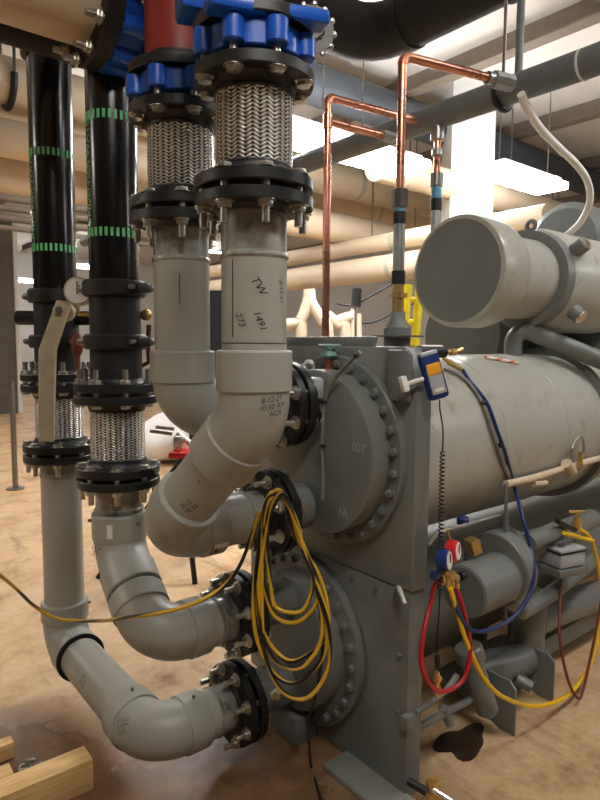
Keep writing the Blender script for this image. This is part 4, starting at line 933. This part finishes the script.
for i, (x, y) in enumerate(((-3.4, 4.2), (-.9, 6.3), (.3, -.3), (3.1, .2), (3.0, 6.6), (1.6, 10.5), (6.5, -2.8), (8.2, 7.4), (-2.2, 10))):  # lamps over viewer, over bundle and behind drum are unseen, added for brightness
    lamp(V((x, y, 3.5)), 1.3, .3, ['ceiling lamp over the open floor, left of the viewer', 'ceiling lamp over the floor beyond the risers', 'added unseen lamp almost over the viewer', 'ceiling lamp over the near side of the barrels', 'added lamp brightening the white plastic bundle', 'ceiling lamp over the middle of the far floor', 'ceiling lamp at the near right corner', 'added lamp brightening the far wall, hidden behind the big drum', 'ceiling lamp in the far left bay'][i], 'X', 'warmlamp' if x < 2 else 'lamp')

# ------------------------------------------------------------------ floor things
# timber
a = at(94, 789, Z=0); b = at(-10, 836, Z=0); dx = (a-b); dx.z = 0; dx.normalize(); ny = V((-dx.y, dx.x, 0))
if ny.dot(fh) < 0: ny = -ny
t = obj('timber_beam', MB().box(a-dx*.45+ny*.045+UP*.056, (.9, .09, .112), (dx, ny, UP), .003), 'wood', None, 'large pale timber offcut on the floor at the bottom left corner', 'timber')
c = at(20, 768, Z=0); t = obj('timber_strip', MB().box(c-dx*.25+ny*.1+UP*.03, (.5, .05, .06), (dx, ny, UP), .002), 'wood', None, 'small pine strip lying behind the large timber offcut', 'timber')
c = at(14, 782, Z=0); t = obj('timber_strip', MB().box(c-dx*.25+ny*.03+UP*.018, (.5, .07, .036), (dx, ny, UP), .002), 'wood', None, 'flat pine strip wedged against the large timber offcut', 'timber')
c = at(33, 772, Z=.0)
mb = MB(); pts = [c+V((random.uniform(-.04, .04), random.uniform(-.04, .04), random.uniform(.008, .05))) for i in range(12)]; mb.tube(catmull(pts, 5), .005, 6); obj('wire_scrap', mb, 'galvsteel', None, 'crumpled silver wire scrap beside the timber', 'scrap')
# flat dark brown patch under the leaning valve
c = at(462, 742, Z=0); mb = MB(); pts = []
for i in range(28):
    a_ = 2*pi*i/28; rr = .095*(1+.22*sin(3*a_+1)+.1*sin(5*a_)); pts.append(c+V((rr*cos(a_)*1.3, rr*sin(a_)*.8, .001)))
mb.prism(pts, (0, 0, .002)); obj('patch', mb, 'darkbrown', None, 'dark brown patch on the floor under the leaning valve', 'patch')
# thin floor pole at left
c = at(15.5, 489, Z=0); t = thing('floor_post', c, 'thin bare metal post standing on the floor by the left edge', 'post'); obj('post', MB().cyl(c, c+UP*1.14, .028, seg=14), 'steel', t); obj('base', MB().cyl(c, c+UP*.015, .09, seg=20), 'steel', t)
# tripod pipe vise
f1, f2 = at(195, 584, Z=0), at(98, 578, Z=0); hd = at(181, 460, D=4.0); f3 = hd + (hd-(f1+f2)/2)*V((1, 1, 0)).length*.5; f3.z = 0
t = thing('tripod_vise', (hd.x, hd.y, 0), 'red pipe vise on dark tripod legs, seen between the grey elbows', 'vise')
for f in (f1, f2, hd*1 + V((.35, .3, -hd.z))): obj('leg', MB().tube([hd, f], .018, 10), 'valveblack', t)
obj('tray', MB().box(at(184, 453, D=4.0), (.16, .22, .04), (RT, fh, UP), .01), 'reddeep', t, 'red cast tray')
mb = MB(); mb.box(at(179, 443, D=4.0), (.06, .1, .1), (RT, fh, UP), .01); mb.cyl(at(177, 433, D=4), at(191, 444, D=4), .02); obj('jaw', mb, 'silver', t)
mb = MB(); mb.tube([at(150, 431, D=4), at(172, 434, D=4)], .012, 8); mb.tube([at(156, 427, D=4), at(174, 429, D=4)], .012, 8); obj('handles', mb, 'steel', t)
# white sheet bundle behind
c = at(165, 440, D=8.0); c.z = .3
mb = MB(); mb.ball(c, .42, (1.05, 1.0, .72), 28)
for v in mb.b.verts:
    q = v.co-c; f = 1+.1*sin(9*q.x+4*q.z)+.08*sin(11*q.y+7*q.z); v.co = c+q*f
mb.ball(c+RT*.35-UP*.08, .26, (1.1, 1, .8), 20)
obj('plastic_bundle', mb, 'sheet', None, 'bright white plastic sheet bundle heaped on the far floor', 'bundle')
# dark cabinet glimpsed between the two grey risers
c = at(214, 300, D=6.6); obj('electrical_cabinet', MB().box((c.x, c.y, 1.05), (.5, .4, 2.1), (RT, V((-RT.y, RT.x, 0)), UP), .01), 'panel', None, 'dark electrical cabinet glimpsed between the two nearest grey risers', 'cabinet')
# black cabinets / dark mass behind the top of the machine are the rear of the chiller

# ------------------------------------------------------------------ world and view
w = bpy.data.worlds.new('World'); SC.world = w; w.use_nodes = True
w.node_tree.nodes['Background'].inputs[0].default_value = (.5, .48, .45, 1); w.node_tree.nodes['Background'].inputs[1].default_value = .03
SC.view_settings.view_transform = 'Standard'; SC.view_settings.look = 'None'; SC.view_settings.gamma = 1; SC.view_settings.use_curve_mapping = False
SC.view_settings.exposure = 0.0
